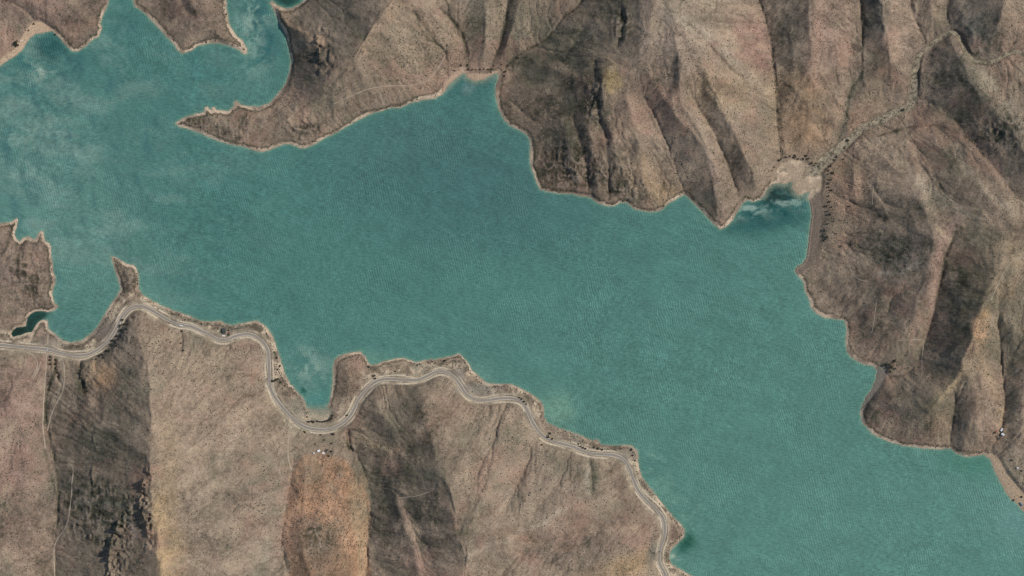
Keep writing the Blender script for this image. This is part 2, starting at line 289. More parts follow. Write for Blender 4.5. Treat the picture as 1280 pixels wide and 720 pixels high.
# rainwater drainage: route water down the slopes and cut branching gullies where it gathers
def drain(Hd, seed):
    h = (Hd+np.where(SD > 0, 0, -5)).astype(np.float64)+np.random.default_rng(seed).uniform(0, .5, Hd.shape)+fbm(9, 741, 3, .7)*1.8
    best = np.zeros_like(h); rec = np.arange(h.size).reshape(h.shape)
    idx = rec.copy(); P = np.pad(h, 1, constant_values=1e6); PI = np.pad(idx, 1)
    for dy in (-1, 0, 1):
        for dx in (-1, 0, 1):
            if dx or dy:
                g = (h-P[1+dy:1+dy+NY, 1+dx:1+dx+NX])/math.hypot(dx, dy); m = g > best; best[m] = g[m]; rec[m] = PI[1+dy:1+dy+NY, 1+dx:1+dx+NX][m]
    land = np.flatnonzero(SD.ravel() > 0); order = land[np.argsort(-h.ravel()[land], kind='stable')]
    acc = [1.0]*h.size; rc = rec.ravel()
    for a_, b_ in zip(order.tolist(), rc[order].tolist()):
        if a_ != b_: acc[b_] += acc[a_]
    return np.array(acc, np.float32).reshape(h.shape)
Hn = H+(fbm(34, 731, 4, .6)*5*sstep(4, 20, SD)).astype(np.float32)
ACC = drain(Hn, 1); cut0 = blur(np.clip(np.log(ACC)-3.6, 0, 5)*(SD > 0), .8)
H = (Hn-1.1*cut0*sstep(1, 10, SD)).astype(np.float32)
ACC = drain(H, 2); LG = np.log(ACC)*(SD > 0)
cut = blur(np.clip(LG-3.7, 0, 5), .8)*.6+blur(np.clip(LG-4.6, 0, 4), 2.0)*1.3
H = (H-1.1*cut*sstep(1, 10, SD)+.9*cut0*0).astype(np.float32)
GUL = np.clip(blur(np.clip(LG-5.0, 0, 3)/2.2, .6), 0, 1)
# slope aligned ravines (stripe noise following the fall line)
def ravines(Hb, wl, seed, sharp):
    gy, gx = np.gradient(Hb); g = np.hypot(gx, gy)+1e-4; ux, uy = -gy/g, gx/g      # along the contour
    xs = np.arange(NX, dtype=np.float32)[None, :]/wl; ys = np.arange(NY, dtype=np.float32)[:, None]/wl
    r = np.random.default_rng(seed); nx, ny = int(NX/wl)+5, int(NY/wl)+5
    ox, oy, ph = (r.uniform(0, 1, (ny, nx)).astype(np.float32) for _ in range(3))
    ci, cj = xs.astype(int), ys.astype(int); num = 0; den = 0
    for dj in (-1, 0, 1):
        for di in (-1, 0, 1):
            i, j = np.clip(ci+di, 0, nx-1)+0*cj, np.clip(cj+dj, 0, ny-1)+0*ci
            vx = xs-(ci+di+ox[j, i]); vy = ys-(cj+dj+oy[j, i]); w = np.exp(-2.2*(vx*vx+vy*vy))
            num = num+w*np.cos(6.283*((vx*ux+vy*uy)*1.0)+1.2*ph[j, i]); den = den+w
    n = num/(den+1e-3)
    return np.sign(n)*np.abs(n)**sharp, g/PX
Hb = blur(H, 5)
_wx = fbm(70, 811, 4)*34; _wy = fbm(70, 821, 4)*34
rg = 0; _a = 1.0
for _k, _wl in enumerate((72, 34, 17, 8)):
    _n = 1-np.abs(vnoise(_wl, 831+_k*7, wly=_wl*1.15, off=(_wx+40, _wy+40)))*2.0; rg = rg+_a*_n*(1 if _k == 0 else np.clip(.55+.45*_p, 0, 1)); _p = _n; _a *= .5
REG = np.clip(.6+.4*sstep(640, 900, np.arange(NX)[None, :]+X0)*sstep(640, 520, np.arange(NY)[:, None]+Y0), 0, 1)
H = H+(8.0*rg*REG*sstep(3, 30, SD)*sstep(4, 40, H)).astype(np.float32)
r0, _ = ravines(blur(H, 7), 46, 4, .9); H = H+(3.4*r0*sstep(6, 40, SD)).astype(np.float32)
r1, slope = ravines(Hb, 21, 5, .9); amp = sstep(.06, .45, slope)*inl; BRK = sstep(-.35, .4, fbm(48, 17, 3))
H = H+1.7*r1*amp*(.4+.9*BRK)
r2, _ = ravines(blur(H, 2.5), 10, 6, .9); H = H+.8*r2*amp*(.3+BRK)
r3, _ = ravines(blur(H, 1.6), 5.2, 8, 1); H = H+.35*r3*amp
rough = sstep(-.1, .5, fbm(90, 21, 3))
H = H+(fbm(38, 31, 5, .55)*3.2*inl+fbm(9, 41, 3, .8)*(1.0+1.3*rough)*sstep(1, 8, SD)*(.35+amp)).astype(np.float32)
# rocky parts
def blob(x, y, rx, ry, rot=0, soft=1.0):
    R = 2.4*max(rx, ry)+16; o = np.zeros((NY, NX), np.float32)
    i0, i1 = int(max(0, x-R-X0)), int(min(NX, x+R-X0)); j0, j1 = int(max(0, y-R-Y0)), int(min(NY, y+R-Y0))
    gx = np.arange(i0, i1, dtype=np.float32)[None, :]+X0-x+WX[j0:j1, i0:i1]; gy = np.arange(j0, j1, dtype=np.float32)[:, None]+Y0-y+WY[j0:j1, i0:i1]
    c, s = math.cos(math.radians(rot)), math.sin(math.radians(rot)); u, v = (gx*c+gy*s)/rx, (-gx*s+gy*c)/ry
    o[j0:j1, i0:i1] = np.exp(-(u*u+v*v)**1.3*.9); return o
WX = fbm(45, 61, 5, .6)*13; WY = fbm(45, 77, 5, .6)*13
ROCK = np.zeros((NY, NX), np.float32)
for b in ((165,655,34,60),(400,70,28,36),(385,158,28,12),(245,152,28,12),(36,340,32,40),(10,640,26,36),(395,665,26,26),(740,200,44,52),(745,110,18,34),(150,420,10,34,30),(105,470,12,24),(1250,170,36,32),(1130,320,40,30),(575,462,12,12),(1215,60,30,26),(160,342,10,18),(775,35,16,30),(690,150,40,22),(1140,530,50,22)):
    ROCK = np.maximum(ROCK, blob(*b))
H = H+ROCK*(np.abs(fbm(7, 91, 3, .7))*3.4-1.0)*sstep(1, 5, SD)+ROCK*fbm(16, 95, 3)*2.2*sstep(2, 8, SD)

CRAG = np.zeros((NY, NX), np.float32)
for b in ((250,152,34,14),(300,160,26,18),(375,155,30,9,-12),(36,345,36,46),(160,345,12,22),(715,215,60,34),(745,130,14,30),(790,240,30,16),(575,458,14,10),(120,640,50,50),(395,675,22,20),(150,415,9,36,30),(775,30,12,28),(1245,170,40,24)):
    CRAG = np.maximum(CRAG, blob(*b))
cn = 1-2*np.abs(vnoise(9, 851, off=(WX+30, WY+30)))+.6*(1-2*np.abs(vnoise(4.5, 853)))+.35*vnoise(2.2, 855)
H = H+CRAG*cn*2.8*sstep(.5, 3.5, SD)
# flats: beaches, drawdown zone, washes
SAND = {
 'cove_beach': [(952,251),(962,232),(970,216),(977,203),(990,200),(1004,201),(1011,206),(1018,213),(1026,217),(1029,228),(1026,240),(1020,246),(1005,252),(985,250)],
 'east_beach': [(1005,240),(1020,244),(1028,236),(1027,262),(1028,282),(1024,300),(1019,318),(1013,332),(1006,338),(996,345),(988,338),(1000,322)],
 'west_beach': [(-40,110),(-20,84),(0,74),(18,62),(26,50),(33,38),(40,28),(50,25),(57,29),(66,36),(72,42),(62,48),(30,66),(0,92)],
 'inlet_beach': [(552,118),(556,100),(566,92),(576,84),(583,84),(588,92),(602,92),(614,92),(624,86),(628,90),(618,100),(600,112),(560,112)],
 'south_beach': [(385,520),(386,506),(410,506),(416,516),(412,523),(398,526),(388,524)],
 'point_beach': [(1098,455),(1108,458),(1108,470),(1100,484),(1090,498),(1078,512),(1070,515),(1080,490),(1090,470)],
 'corner_beach': [(1226,566),(1240,566),(1250,574),(1258,590),(1268,602),(1285,622),(1300,640),(1290,660),(1255,620),(1240,590)],
}
sandm = {}
SANDA = np.zeros((NY, NX), np.float32)
for k, P in SAND.items():
    m = blur(poly_mask(P).astype(np.float32), 1.0); sandm[k] = m; SANDA = np.maximum(SANDA, m)
sm = np.clip(blur(SANDA, 2.2)*1.5, 0, 1); sm = np.maximum(sm, np.clip(blur(sandm['east_beach'], 5)*1.8, 0, 1))
H = H*(1-sm)+np.minimum(H, .35+.16*np.maximum(SD, 0)+.12*fbm(8, 3, 3))*sm
WASH = [np.array(rpt(VALLEY[12], 312, 0))[:, :3]]
WASH[0] = WASH[0][:]
dW, _, vW = seg_field(WASH, 20, True)
# photo: the wash is wide along x=1143 and toward the cove, narrow upstream
gxx = np.arange(NX)[None, :]+X0+0*dW; gyy = np.arange(NY)[:, None]+Y0+0*dW
wW = 2.0+2.5*sstep(1156, 1140, gxx)+1.5*sstep(1060, 1035, gxx)+vnoise(14, 5)*.9
kW = sstep(3.5, 0, dW-wW); H = H*(1-kW*.9)+(vW+.25*fbm(6, 9, 2))*kW*.9
WASHM = sstep(1.2, -.6, dW-wW)
# road bench
dR, _, vR = seg_field([RP], 16, True)
bench = sstep(9.5, 4.0, dR); H = H*(1-bench)+vR*bench
# track benches
TL = []
for k in TRACKS:
    for L in TRACKS[k]: TL.append(smooth_line([(x, y) for x, y in L], 6, .25, int(L[0][0])))
dT, _, _ = seg_field(TL, 8)
Hs = blur(H, 1.6); kT = sstep(3.0, 1.0, dT); H = H*(1-kT)+Hs*kT
# shore profile
H = np.where(SD > 0, np.minimum(np.maximum(H, .12*SD)+.0, 400)*sstep(0, 5, SD)**.6+.22*np.minimum(SD, 5), np.maximum(.9*SD, -40))
H = H.astype(np.float32)
for b in (dR,): H = np.where(dR < 3.6, vR, H)
H[(SD <= 0) & (dR > 4)] = np.minimum(H[(SD <= 0) & (dR > 4)], -.05)
def hz(px, py):                # terrain height at plan pixel(s)
    x = np.clip(np.asarray(px, float)-X0, 0, NX-1.01); y = np.clip(np.asarray(py, float)-Y0, 0, NY-1.01)
    i, j = x.astype(int), y.astype(int); fx, fy = x-i, y-j
    return (H[j, i]*(1-fx)+H[j, i+1]*fx)*(1-fy)+(H[j+1, i]*(1-fx)+H[j+1, i+1]*fx)*fy
def world(px, py): return (np.asarray(px, float)-640)*PX, -(np.asarray(py, float)-360)*PX

# ------------------------------------------------------------------ ground colour (what the rock, soil and plants are, plus slope sun and shade painted in)
def lin(r, g, b):
    f = lambda c: (c/255/12.92 if c/255 <= .04045 else ((c/255+.055)/1.055)**2.4)
    return np.array([f(r), f(g), f(b)], np.float32)
BASE = lin(140,124,106)
COL = np.ones((NY, NX, 3), np.float32)*BASE
def layer(A, m, c, k):
    rr = np.flatnonzero((m > .002).any(1)); cc = np.flatnonzero((m > .002).any(0))
    if not len(rr): return
    sl_ = (slice(rr[0], rr[-1]+1), slice(cc[0], cc[-1]+1)); mm = (m[sl_]*k).astype(np.float32)[..., None]
    A[sl_] = A[sl_]*(1-mm)+np.asarray(c, np.float32)*mm
def paint(m, c, k=1.0):
    layer(COL, m, c, k)
PATCH = [  # x, y, rx, ry, rot, colour, strength; shaded west slopes painted darker
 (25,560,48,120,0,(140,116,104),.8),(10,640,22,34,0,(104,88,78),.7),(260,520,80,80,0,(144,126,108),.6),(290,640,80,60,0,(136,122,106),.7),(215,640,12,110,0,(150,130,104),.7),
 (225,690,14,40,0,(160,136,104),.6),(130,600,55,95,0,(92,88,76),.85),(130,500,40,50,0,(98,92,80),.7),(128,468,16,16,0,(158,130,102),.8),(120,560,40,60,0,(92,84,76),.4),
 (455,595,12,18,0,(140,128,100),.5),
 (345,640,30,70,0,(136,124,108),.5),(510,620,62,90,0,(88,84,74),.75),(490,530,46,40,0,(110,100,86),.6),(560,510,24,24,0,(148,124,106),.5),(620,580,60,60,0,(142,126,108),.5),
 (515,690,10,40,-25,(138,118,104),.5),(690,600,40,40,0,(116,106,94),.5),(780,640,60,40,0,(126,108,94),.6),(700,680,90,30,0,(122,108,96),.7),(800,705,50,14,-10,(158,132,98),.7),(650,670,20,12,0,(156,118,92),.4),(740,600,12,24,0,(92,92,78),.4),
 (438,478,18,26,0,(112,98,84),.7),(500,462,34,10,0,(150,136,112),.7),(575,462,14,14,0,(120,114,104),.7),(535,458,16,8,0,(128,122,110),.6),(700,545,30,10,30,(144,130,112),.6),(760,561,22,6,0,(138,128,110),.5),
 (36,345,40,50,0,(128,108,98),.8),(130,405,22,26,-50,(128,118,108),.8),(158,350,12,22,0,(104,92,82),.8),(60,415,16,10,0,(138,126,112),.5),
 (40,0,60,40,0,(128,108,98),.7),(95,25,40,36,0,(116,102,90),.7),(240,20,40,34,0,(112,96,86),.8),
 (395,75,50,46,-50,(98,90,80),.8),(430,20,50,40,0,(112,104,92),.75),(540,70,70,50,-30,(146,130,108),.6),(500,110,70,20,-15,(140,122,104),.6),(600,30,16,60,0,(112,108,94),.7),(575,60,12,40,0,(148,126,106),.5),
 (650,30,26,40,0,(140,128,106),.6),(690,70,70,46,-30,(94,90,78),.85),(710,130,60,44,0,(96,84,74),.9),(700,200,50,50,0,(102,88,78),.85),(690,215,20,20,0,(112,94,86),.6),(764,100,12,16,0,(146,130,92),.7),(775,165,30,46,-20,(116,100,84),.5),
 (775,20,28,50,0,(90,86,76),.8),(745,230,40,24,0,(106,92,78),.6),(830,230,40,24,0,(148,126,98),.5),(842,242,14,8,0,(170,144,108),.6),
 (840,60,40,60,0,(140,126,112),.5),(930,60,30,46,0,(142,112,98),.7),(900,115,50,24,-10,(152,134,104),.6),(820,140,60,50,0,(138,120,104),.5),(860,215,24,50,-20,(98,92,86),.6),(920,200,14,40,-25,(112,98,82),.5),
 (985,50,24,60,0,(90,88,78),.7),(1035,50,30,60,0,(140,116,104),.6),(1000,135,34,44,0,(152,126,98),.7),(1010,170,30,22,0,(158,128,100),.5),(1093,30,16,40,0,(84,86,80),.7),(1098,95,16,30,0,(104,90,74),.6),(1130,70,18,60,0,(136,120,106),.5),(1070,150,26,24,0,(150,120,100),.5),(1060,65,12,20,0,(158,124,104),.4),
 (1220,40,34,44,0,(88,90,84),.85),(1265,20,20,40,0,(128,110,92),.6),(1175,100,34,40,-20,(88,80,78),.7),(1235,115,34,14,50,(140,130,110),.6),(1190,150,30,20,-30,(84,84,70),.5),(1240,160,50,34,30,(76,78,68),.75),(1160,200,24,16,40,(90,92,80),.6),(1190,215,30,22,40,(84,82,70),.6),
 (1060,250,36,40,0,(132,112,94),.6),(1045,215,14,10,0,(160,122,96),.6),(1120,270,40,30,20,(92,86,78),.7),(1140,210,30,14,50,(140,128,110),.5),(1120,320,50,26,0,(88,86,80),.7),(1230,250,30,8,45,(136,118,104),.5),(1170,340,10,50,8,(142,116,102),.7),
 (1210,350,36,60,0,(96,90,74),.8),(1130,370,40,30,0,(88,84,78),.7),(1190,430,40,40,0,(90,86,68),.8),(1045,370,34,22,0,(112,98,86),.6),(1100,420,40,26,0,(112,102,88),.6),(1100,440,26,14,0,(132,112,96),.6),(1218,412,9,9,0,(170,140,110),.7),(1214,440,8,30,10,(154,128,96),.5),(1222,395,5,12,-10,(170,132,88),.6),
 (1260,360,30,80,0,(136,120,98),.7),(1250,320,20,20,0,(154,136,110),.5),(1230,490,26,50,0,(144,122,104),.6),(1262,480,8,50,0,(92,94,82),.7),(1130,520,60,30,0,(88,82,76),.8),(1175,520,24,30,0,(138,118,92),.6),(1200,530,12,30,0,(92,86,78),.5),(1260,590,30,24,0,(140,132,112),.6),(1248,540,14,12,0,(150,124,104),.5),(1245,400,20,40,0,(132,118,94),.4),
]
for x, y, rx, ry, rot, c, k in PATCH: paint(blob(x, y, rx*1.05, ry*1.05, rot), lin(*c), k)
STREAK = [  # scree, scrub and soil lines, with sunlit crests and shaded cuts painted in
 ([(345,505),(358,524),(366,540)],4,(176,162,136),.7),([(64,445),(64,470),(60,500),(58,530)],2,(70,72,58),.8),([(70,448),(71,475)],2.4,(62,64,52),.8),([(56,560),(64,590),(72,620)],1.6,(84,80,66),.6),([(76,446),(79,470),(70,510)],2.2,(150,142,122),.5),
 ([(100,462),(104,480),(109,490)],5,(66,66,54),.6),([(566,455),(574,470),(580,484)],3,(72,72,66),.6),([(590,478),(594,484)],2,(80,80,72),.7),([(434,540),(437,560)],2,(52,52,44),.8),([(815,694),(813,712)],3,(84,84,78),.6),([(1075,0),(1078,30)],2,(60,60,50),.6),  # mostly shadows of road cuts and gullies, painted dark
 ([(1196,96),(1212,118),(1222,140)],5,(78,76,68),.5),([(15,282),(8,312),(0,324)],2.5,(70,64,56),.6),([(22,300),(23,330),(24,352)],2,(66,60,52),.6),([(36,330),(50,336),(64,342)],2,(84,74,64),.5),
 ([(1095,178),(1120,200),(1145,228),(1158,262)],6,(152,138,118),.6),([(1158,262),(1168,285),(1183,300)],3,(162,146,120),.7),([(1190,185),(1202,212),(1228,240),(1260,270)],6,(158,144,124),.7),
 ([(1205,70),(1225,95),(1248,125),(1268,160),(1284,182)],6,(162,150,128),.7),([(1192,275),(1172,308),(1166,345),(1160,388)],5,(164,138,122),.8),([(1150,232),(1185,255),(1215,272)],5,(140,134,118),.5),
 ([(1035,285),(1052,312),(1066,345)],4,(154,136,116),.6),([(1100,345),(1125,340),(1150,325)],3,(144,138,124),.5),([(1085,265),(1110,300),(1125,315)],3,(140,128,112),.5),([(830,18),(880,45),(905,70),(935,100)],8,(160,150,130),.5),
 ([(878,0),(900,30),(915,60)],6,(156,144,120),.5),([(342,640),(336,670),(328,720)],11,(148,140,120),.6),([(290,545),(270,600),(240,622)],6,(156,142,122),.4),([(500,622),(514,660),(528,716)],4,(156,132,116),.7),
 ([(587,690),(640,668),(700,637),(738,610)],4,(158,144,126),.6),([(735,575),(733,604)],3,(156,146,130),.6),([(440,545),(470,556),(492,562)],6,(164,146,116),.6),([(205,620),(208,660),(216,722)],9,(174,148,112),.6),
 ([(500,5),(478,34),(455,62)],9,(162,138,114),.7),([(455,62),(425,100),(395,135),(362,158)],8,(154,134,112),.6),([(345,14),(365,32),(385,50),(402,56)],7,(156,134,110),.7),([(1108,-10),(1116,50),(1124,110)],8,(156,134,114),.6),
 ([(1212,430),(1232,470),(1248,505),(1255,545)],6,(162,140,112),.6),([(1206,452),(1186,480),(1158,508)],6,(156,138,106),.7),([(803,0),(806,36),(800,70)],5,(158,140,124),.5),([(800,200),(812,230),(830,252)],9,(160,136,108),.5),
 ([(880,190),(895,225),(904,270)],6,(150,132,118),.5),([(1262,0),(1262,60),(1250,110)],7,(150,128,108),.5),([(1022,0),(1018,60),(1012,110)],8,(154,126,108),.5),([(1245,300),(1240,345),(1246,390)],9,(156,138,112),.5),
 ([(455,600),(460,640),(456,700)],5,(168,142,112),.7),([(372,600),(392,640),(430,680)],6,(170,130,100),.5),([(440,640),(446,680),(448,720)],8,(170,142,110),.7),([(160,640),(168,655),(176,672)],2.5,(150,146,138),.7),
 ([(100,628),(130,626),(160,628)],2.5,(112,116,106),.6),([(575,472),(584,482),(590,492)],4,(150,148,138),.6),([(420,540),(480,520),(540,505)],6,(120,108,92),.4),
 ([(1077,96),(1064,120),(1057,150),(1052,182)],5,(96,96,82),.75),([(1098,172),(1150,158),(1180,162),(1192,178)],1.8,(82,74,60),.7),([(660,560),(652,600),(636,640)],5,(110,102,90),.5),([(705,160),(700,200),(690,240)],8,(84,74,64),.5),([(560,18),(575,38),(582,62),(583,90)],2.2,(80,74,58),.7),
 ([(515,10),(532,45),(555,64),(560,86)],1.8,(88,82,66),.6),([(614,88),(626,55),(633,28),(640,0)],2.5,(84,78,64),.7),([(735,620),(720,650),(700,690)],7,(112,100,88),.4),([(738,572),(744,590),(741,612)],5,(88,88,74),.7),
]
for L, w, c, k in STREAK:
    d, _, _ = seg_field([smooth_line(L, 5, 1.2, int(L[0][0]*3+L[0][1]))], w*2.4+4)
    paint(np.exp(-np.minimum((np.maximum(d+vnoise(7, int(L[0][0])+900)*w*.45, 0)/w), 6)**2)*(d < w*2.4+3), lin(*c), k)
def outline(P, soft, c, k):
    m = poly_mask(smooth_line([(x, y) for x, y in P+[P[0]]], 6, .9, int(P[0][0]))); paint(blur(m.astype(np.float32), soft)*(.9+.1*np.clip(WX*.2, -1, 1)), lin(*c), k)
outline([(358,640),(362,612),(367,590),(378,570),(394,565),(412,569),(430,573),(441,584),(446,602),(455,612),(462,636),(459,680),(458,740),(372,760),(364,700),(356,668)], 1.6, (166,130,102), .92)
outline([(368,660),(380,645),(400,648),(420,662),(432,682),(440,704),(444,760),(374,760),(366,700)], 3, (116,98,80), .75)
outline([(436,590),(446,602),(455,612),(462,636),(459,680),(458,730),(450,730),(446,680),(436,640),(438,612)], 2, (156,136,108), .7)
outline([(384,668),(392,652),(402,664),(398,684),(386,688)], 2.5, (78,68,54), .6)
outline([(940,20),(952,22),(962,60),(966,90),(950,86),(938,60)], 4, (150,116,104), .6)
outline([(1208,402),(1216,398),(1228,405),(1229,418),(1218,422),(1209,415)], 1.4, (178,144,112), .85)
outline([(112,455),(128,450),(142,458),(146,476),(128,484),(112,480)], 3, (164,134,104), .6)
outline([(700,225),(712,205),(714,238),(690,238),(674,232),(672,205),(690,198)], 3, (116,96,86), .6)
outline([(755,92),(770,96),(776,108),(764,120),(754,112)], 2.5, (156,136,92), .6)
outline([(1150,95),(1170,62),(1188,60),(1205,90),(1216,112),(1200,130),(1160,130)], 5, (84,80,74), .6)  # dark hillside, its shade painted into the colour
outline([(1060,300),(1090,285),(1120,290),(1130,320),(1100,330),(1066,322)], 5, (86,82,76), .55)
# mottling: stones, soils, dried grass
m1 = fbm(60, 201, 5, .6); m2 = fbm(14, 211, 4, .7); m3 = vnoise(1.7, 215)
m4 = vnoise(3.2, 219)
m5 = 1-2*np.abs(fbm(30, 223, 4, .65, off=(WX+30, WY+30)))*1.6
COL *= (1+.26*m1+.26*m2+.16*m3+.16*m4+.17*m5)[..., None]
paint(sstep(.05, .45, fbm(44, 231, 5, .65)), lin(160,128,110), .45)
paint(sstep(.05, .5, fbm(42, 251, 5, .65)), lin(116,114,96), .45)
paint(sstep(.12, .5, fbm(26, 271, 5, .65)), lin(172,154,130), .42)
rs = np.clip(-r2*.5-r1*.5, 0, 1)*amp  # ravine floors darker, ribs paler, following the relief
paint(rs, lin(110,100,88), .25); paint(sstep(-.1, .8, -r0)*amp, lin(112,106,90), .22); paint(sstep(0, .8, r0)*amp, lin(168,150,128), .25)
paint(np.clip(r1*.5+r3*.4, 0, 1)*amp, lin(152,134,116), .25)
paint(np.clip(ROCK*sstep(0, .5, fbm(10, 281, 4, .7)), 0, 1), lin(74,70,62), .5); paint(CRAG*sstep(.2, -.6, cn), lin(66,61,54), .6); paint(CRAG, lin(100,90,78), .35); paint(CRAG*sstep(.5, 1.2, cn), lin(156,142,124), .5)  # crag hollows darker, tops paler
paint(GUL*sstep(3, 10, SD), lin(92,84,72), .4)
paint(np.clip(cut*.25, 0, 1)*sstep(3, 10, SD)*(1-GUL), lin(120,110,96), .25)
# drawdown ring
ring_w = 2.7+1.5*vnoise(26, 301)+.9*vnoise(5, 303)+.5*vnoise(2.5, 304)
for x, y, r, w in ((365,80,60,.6),(556,110,30,2.2),(580,95,26,2),(620,110,18,1.2),(640,155,20,.6),(1050,400,40,1.0),(1075,520,40,1.2),(1068,450,30,1.5),(880,265,40,.6),(350,440,50,2.0),(425,445,30,1.2),(500,452,40,.4),(110,430,50,1.2),(265,65,40,1.),(110,55,30,1.4),(1250,600,30,4)):
    ring_w = ring_w+w*np.exp(-((gxx-x)**2+(gyy-y)**2)/(r*r))
ring = sstep(.9, -.5, SD-ring_w)*(SD > -3)*(1-np.clip(SANDA, 0, 1))
paint(sstep(3.0, .2, np.abs(SD-ring_w-1.3))*.6, lin(80,72,58), .6)
paint(ring*(.35+.65*sstep(-.5, .25, vnoise(17, 315)+.5*vnoise(6, 316))), lin(196,176,152), .9)
paint(ring*sstep(.1, .5, fbm(16, 311, 3)), lin(128,112,98), .6)
for k, c in (('cove_beach',(168,150,128)),('east_beach',(122,110,98)),('west_beach',(186,162,136)),('inlet_beach',(176,152,130)),('south_beach',(138,138,120)),('point_beach',(122,116,106)),('corner_beach',(170,150,126))):
    paint(sandm[k], lin(*c)*1.0, .92)
CS = sandm['cove_beach']*sstep(-.1, .3, fbm(18, 321, 5, .7)); paint(CS, lin(200,180,154), .8)
paint(sandm['cove_beach']*sstep(.0, .35, fbm(11, 325, 5, .7)), lin(126,116,98), .7)
paint(sandm['east_beach']*sstep(1.0, .4, np.abs(SD-2.4)), lin(160,142,124), .6)
paint(sstep(1.3, .2, np.abs(D-.6))*(SD > -2)*.5, lin(120,108,92), .4)
paint(sstep(2.4, 1.2, dW-wW), lin(112,104,88), .4); paint(WASHM, lin(152,142,122), .75); paint(WASHM*sstep(0, .4, vnoise(2.6, 331)), lin(84,80,68), .6); paint(WASHM*sstep(.2, .6, vnoise(3.5, 341)), lin(178,164,138), .5)
for vl in (10, 11, 4, 6, 7, 5, 15, 0):          # dark scrub along the smaller stream beds
    d, _, _ = seg_field([valley[vl][:, :2]], 6); paint(sstep(2.0, .4, d+1.0*vnoise(3, 400+vl))*inl, lin(88,80,68), .4)
# road verge and embankment
strip = sstep(26, 10, dR)*sstep(26, 12, SD)*(SD > 0)
paint(strip, lin(140,126,108), .45); sn = fbm(11, 371, 4, .75, off=(WX+30, WY+30))
paint(strip*sstep(.02, .3, sn), lin(194,176,150), .75); paint(strip*sstep(.05, .35, -sn), lin(92,84,72), .65); paint(strip*sstep(.25, .6, fbm(20, 377, 3)), lin(128,128,112), .6)
emb = sstep(8.5, 5.5, dR+1.4*vnoise(12, 351)); paint(emb, lin(152,140,120), .6); paint(emb*sstep(-.1, .4, fbm(14, 353, 4, .7)), lin(124,116,102), .6); paint(emb*sstep(.1, .5, fbm(9, 357, 3, .7)), lin(176,160,136), .6)
paint(sstep(1.5, .3, np.abs(dR-4.4-1.2*vnoise(20, 359)))*sstep(-.5, .2, vnoise(11, 360)), lin(198,184,160), .9)
for b, c in (((125,412,16,22,-50),(126,116,106)),((370,512,14,16),(146,138,120)),((400,532,22,5),(146,138,118)),((598,488,26,7),(136,130,118)),((785,566,14,8),(140,132,116)),((842,668,9,18),(124,106,92)),((818,695,6,16),(112,112,102)),((60,425,20,8),(146,136,120)),((690,535,20,8,30),(150,134,116)),((398,560,14,6),(150,132,112))):
    paint(blob(*b), lin(*c), .8)
paint(ROCK*0+sstep(.4, .9, blob(581,470,5,12,-30)), lin(150,144,132), .5)
COL = np.clip(COL, .01, .8).astype(np.float32)
lum = COL.mean(2); gk = sstep(.16, .08, lum)[..., None]; COL = COL*(1-gk)+COL*np.array([.80, .91, .82], np.float32)*gk  # dark slopes pushed darker and greener, deepening their painted shade
# brightness nudge of all natural ground in one step
COL *= np.array([1.02, 1.02, .985], np.float32)
lumb = COL.mean(2, keepdims=True); COL = np.clip(COL/lumb*np.clip(.197+(lumb-.20)*1.20, .03, .7), .018, .75)
lumb = COL.mean(2, keepdims=True); COL = lumb+(COL-lumb)*1.06; COL *= np.array([.975, .962, .985], np.float32)*.965

# ------------------------------------------------------------------ materials
def mat(name):
    m = bpy.data.materials.new(name); m.use_nodes = True; return m, m.node_tree, m.node_tree.nodes['Principled BSDF']
def plain(name, c, rough=.8, scale=1.0, var=.25, metal=0.0):
    m, t, b = mat(name); g = t.nodes.new('ShaderNodeTexCoord'); n = t.nodes.new('ShaderNodeTexNoise'); n.inputs['Scale'].default_value = scale; n.inputs['Detail'].default_value = 4
    t.links.new(g.outputs['Object'], n.inputs['Vector'])
    r = t.nodes.new('ShaderNodeMapRange'); r.inputs['To Min'].default_value = 1-var; r.inputs['To Max'].default_value = 1+var; t.links.new(n.outputs[0], r.inputs[0])
    mx = t.nodes.new('ShaderNodeMix'); mx.data_type = 'RGBA'; mx.blend_type = 'MULTIPLY'; mx.inputs[0].default_value = 1
    mx.inputs[6].default_value = (*c, 1); t.links.new(r.outputs[0], mx.inputs[7]); t.links.new(mx.outputs[2], b.inputs['Base Color'])
    b.inputs['Roughness'].default_value = rough; b.inputs['Metallic'].default_value = metal; return m
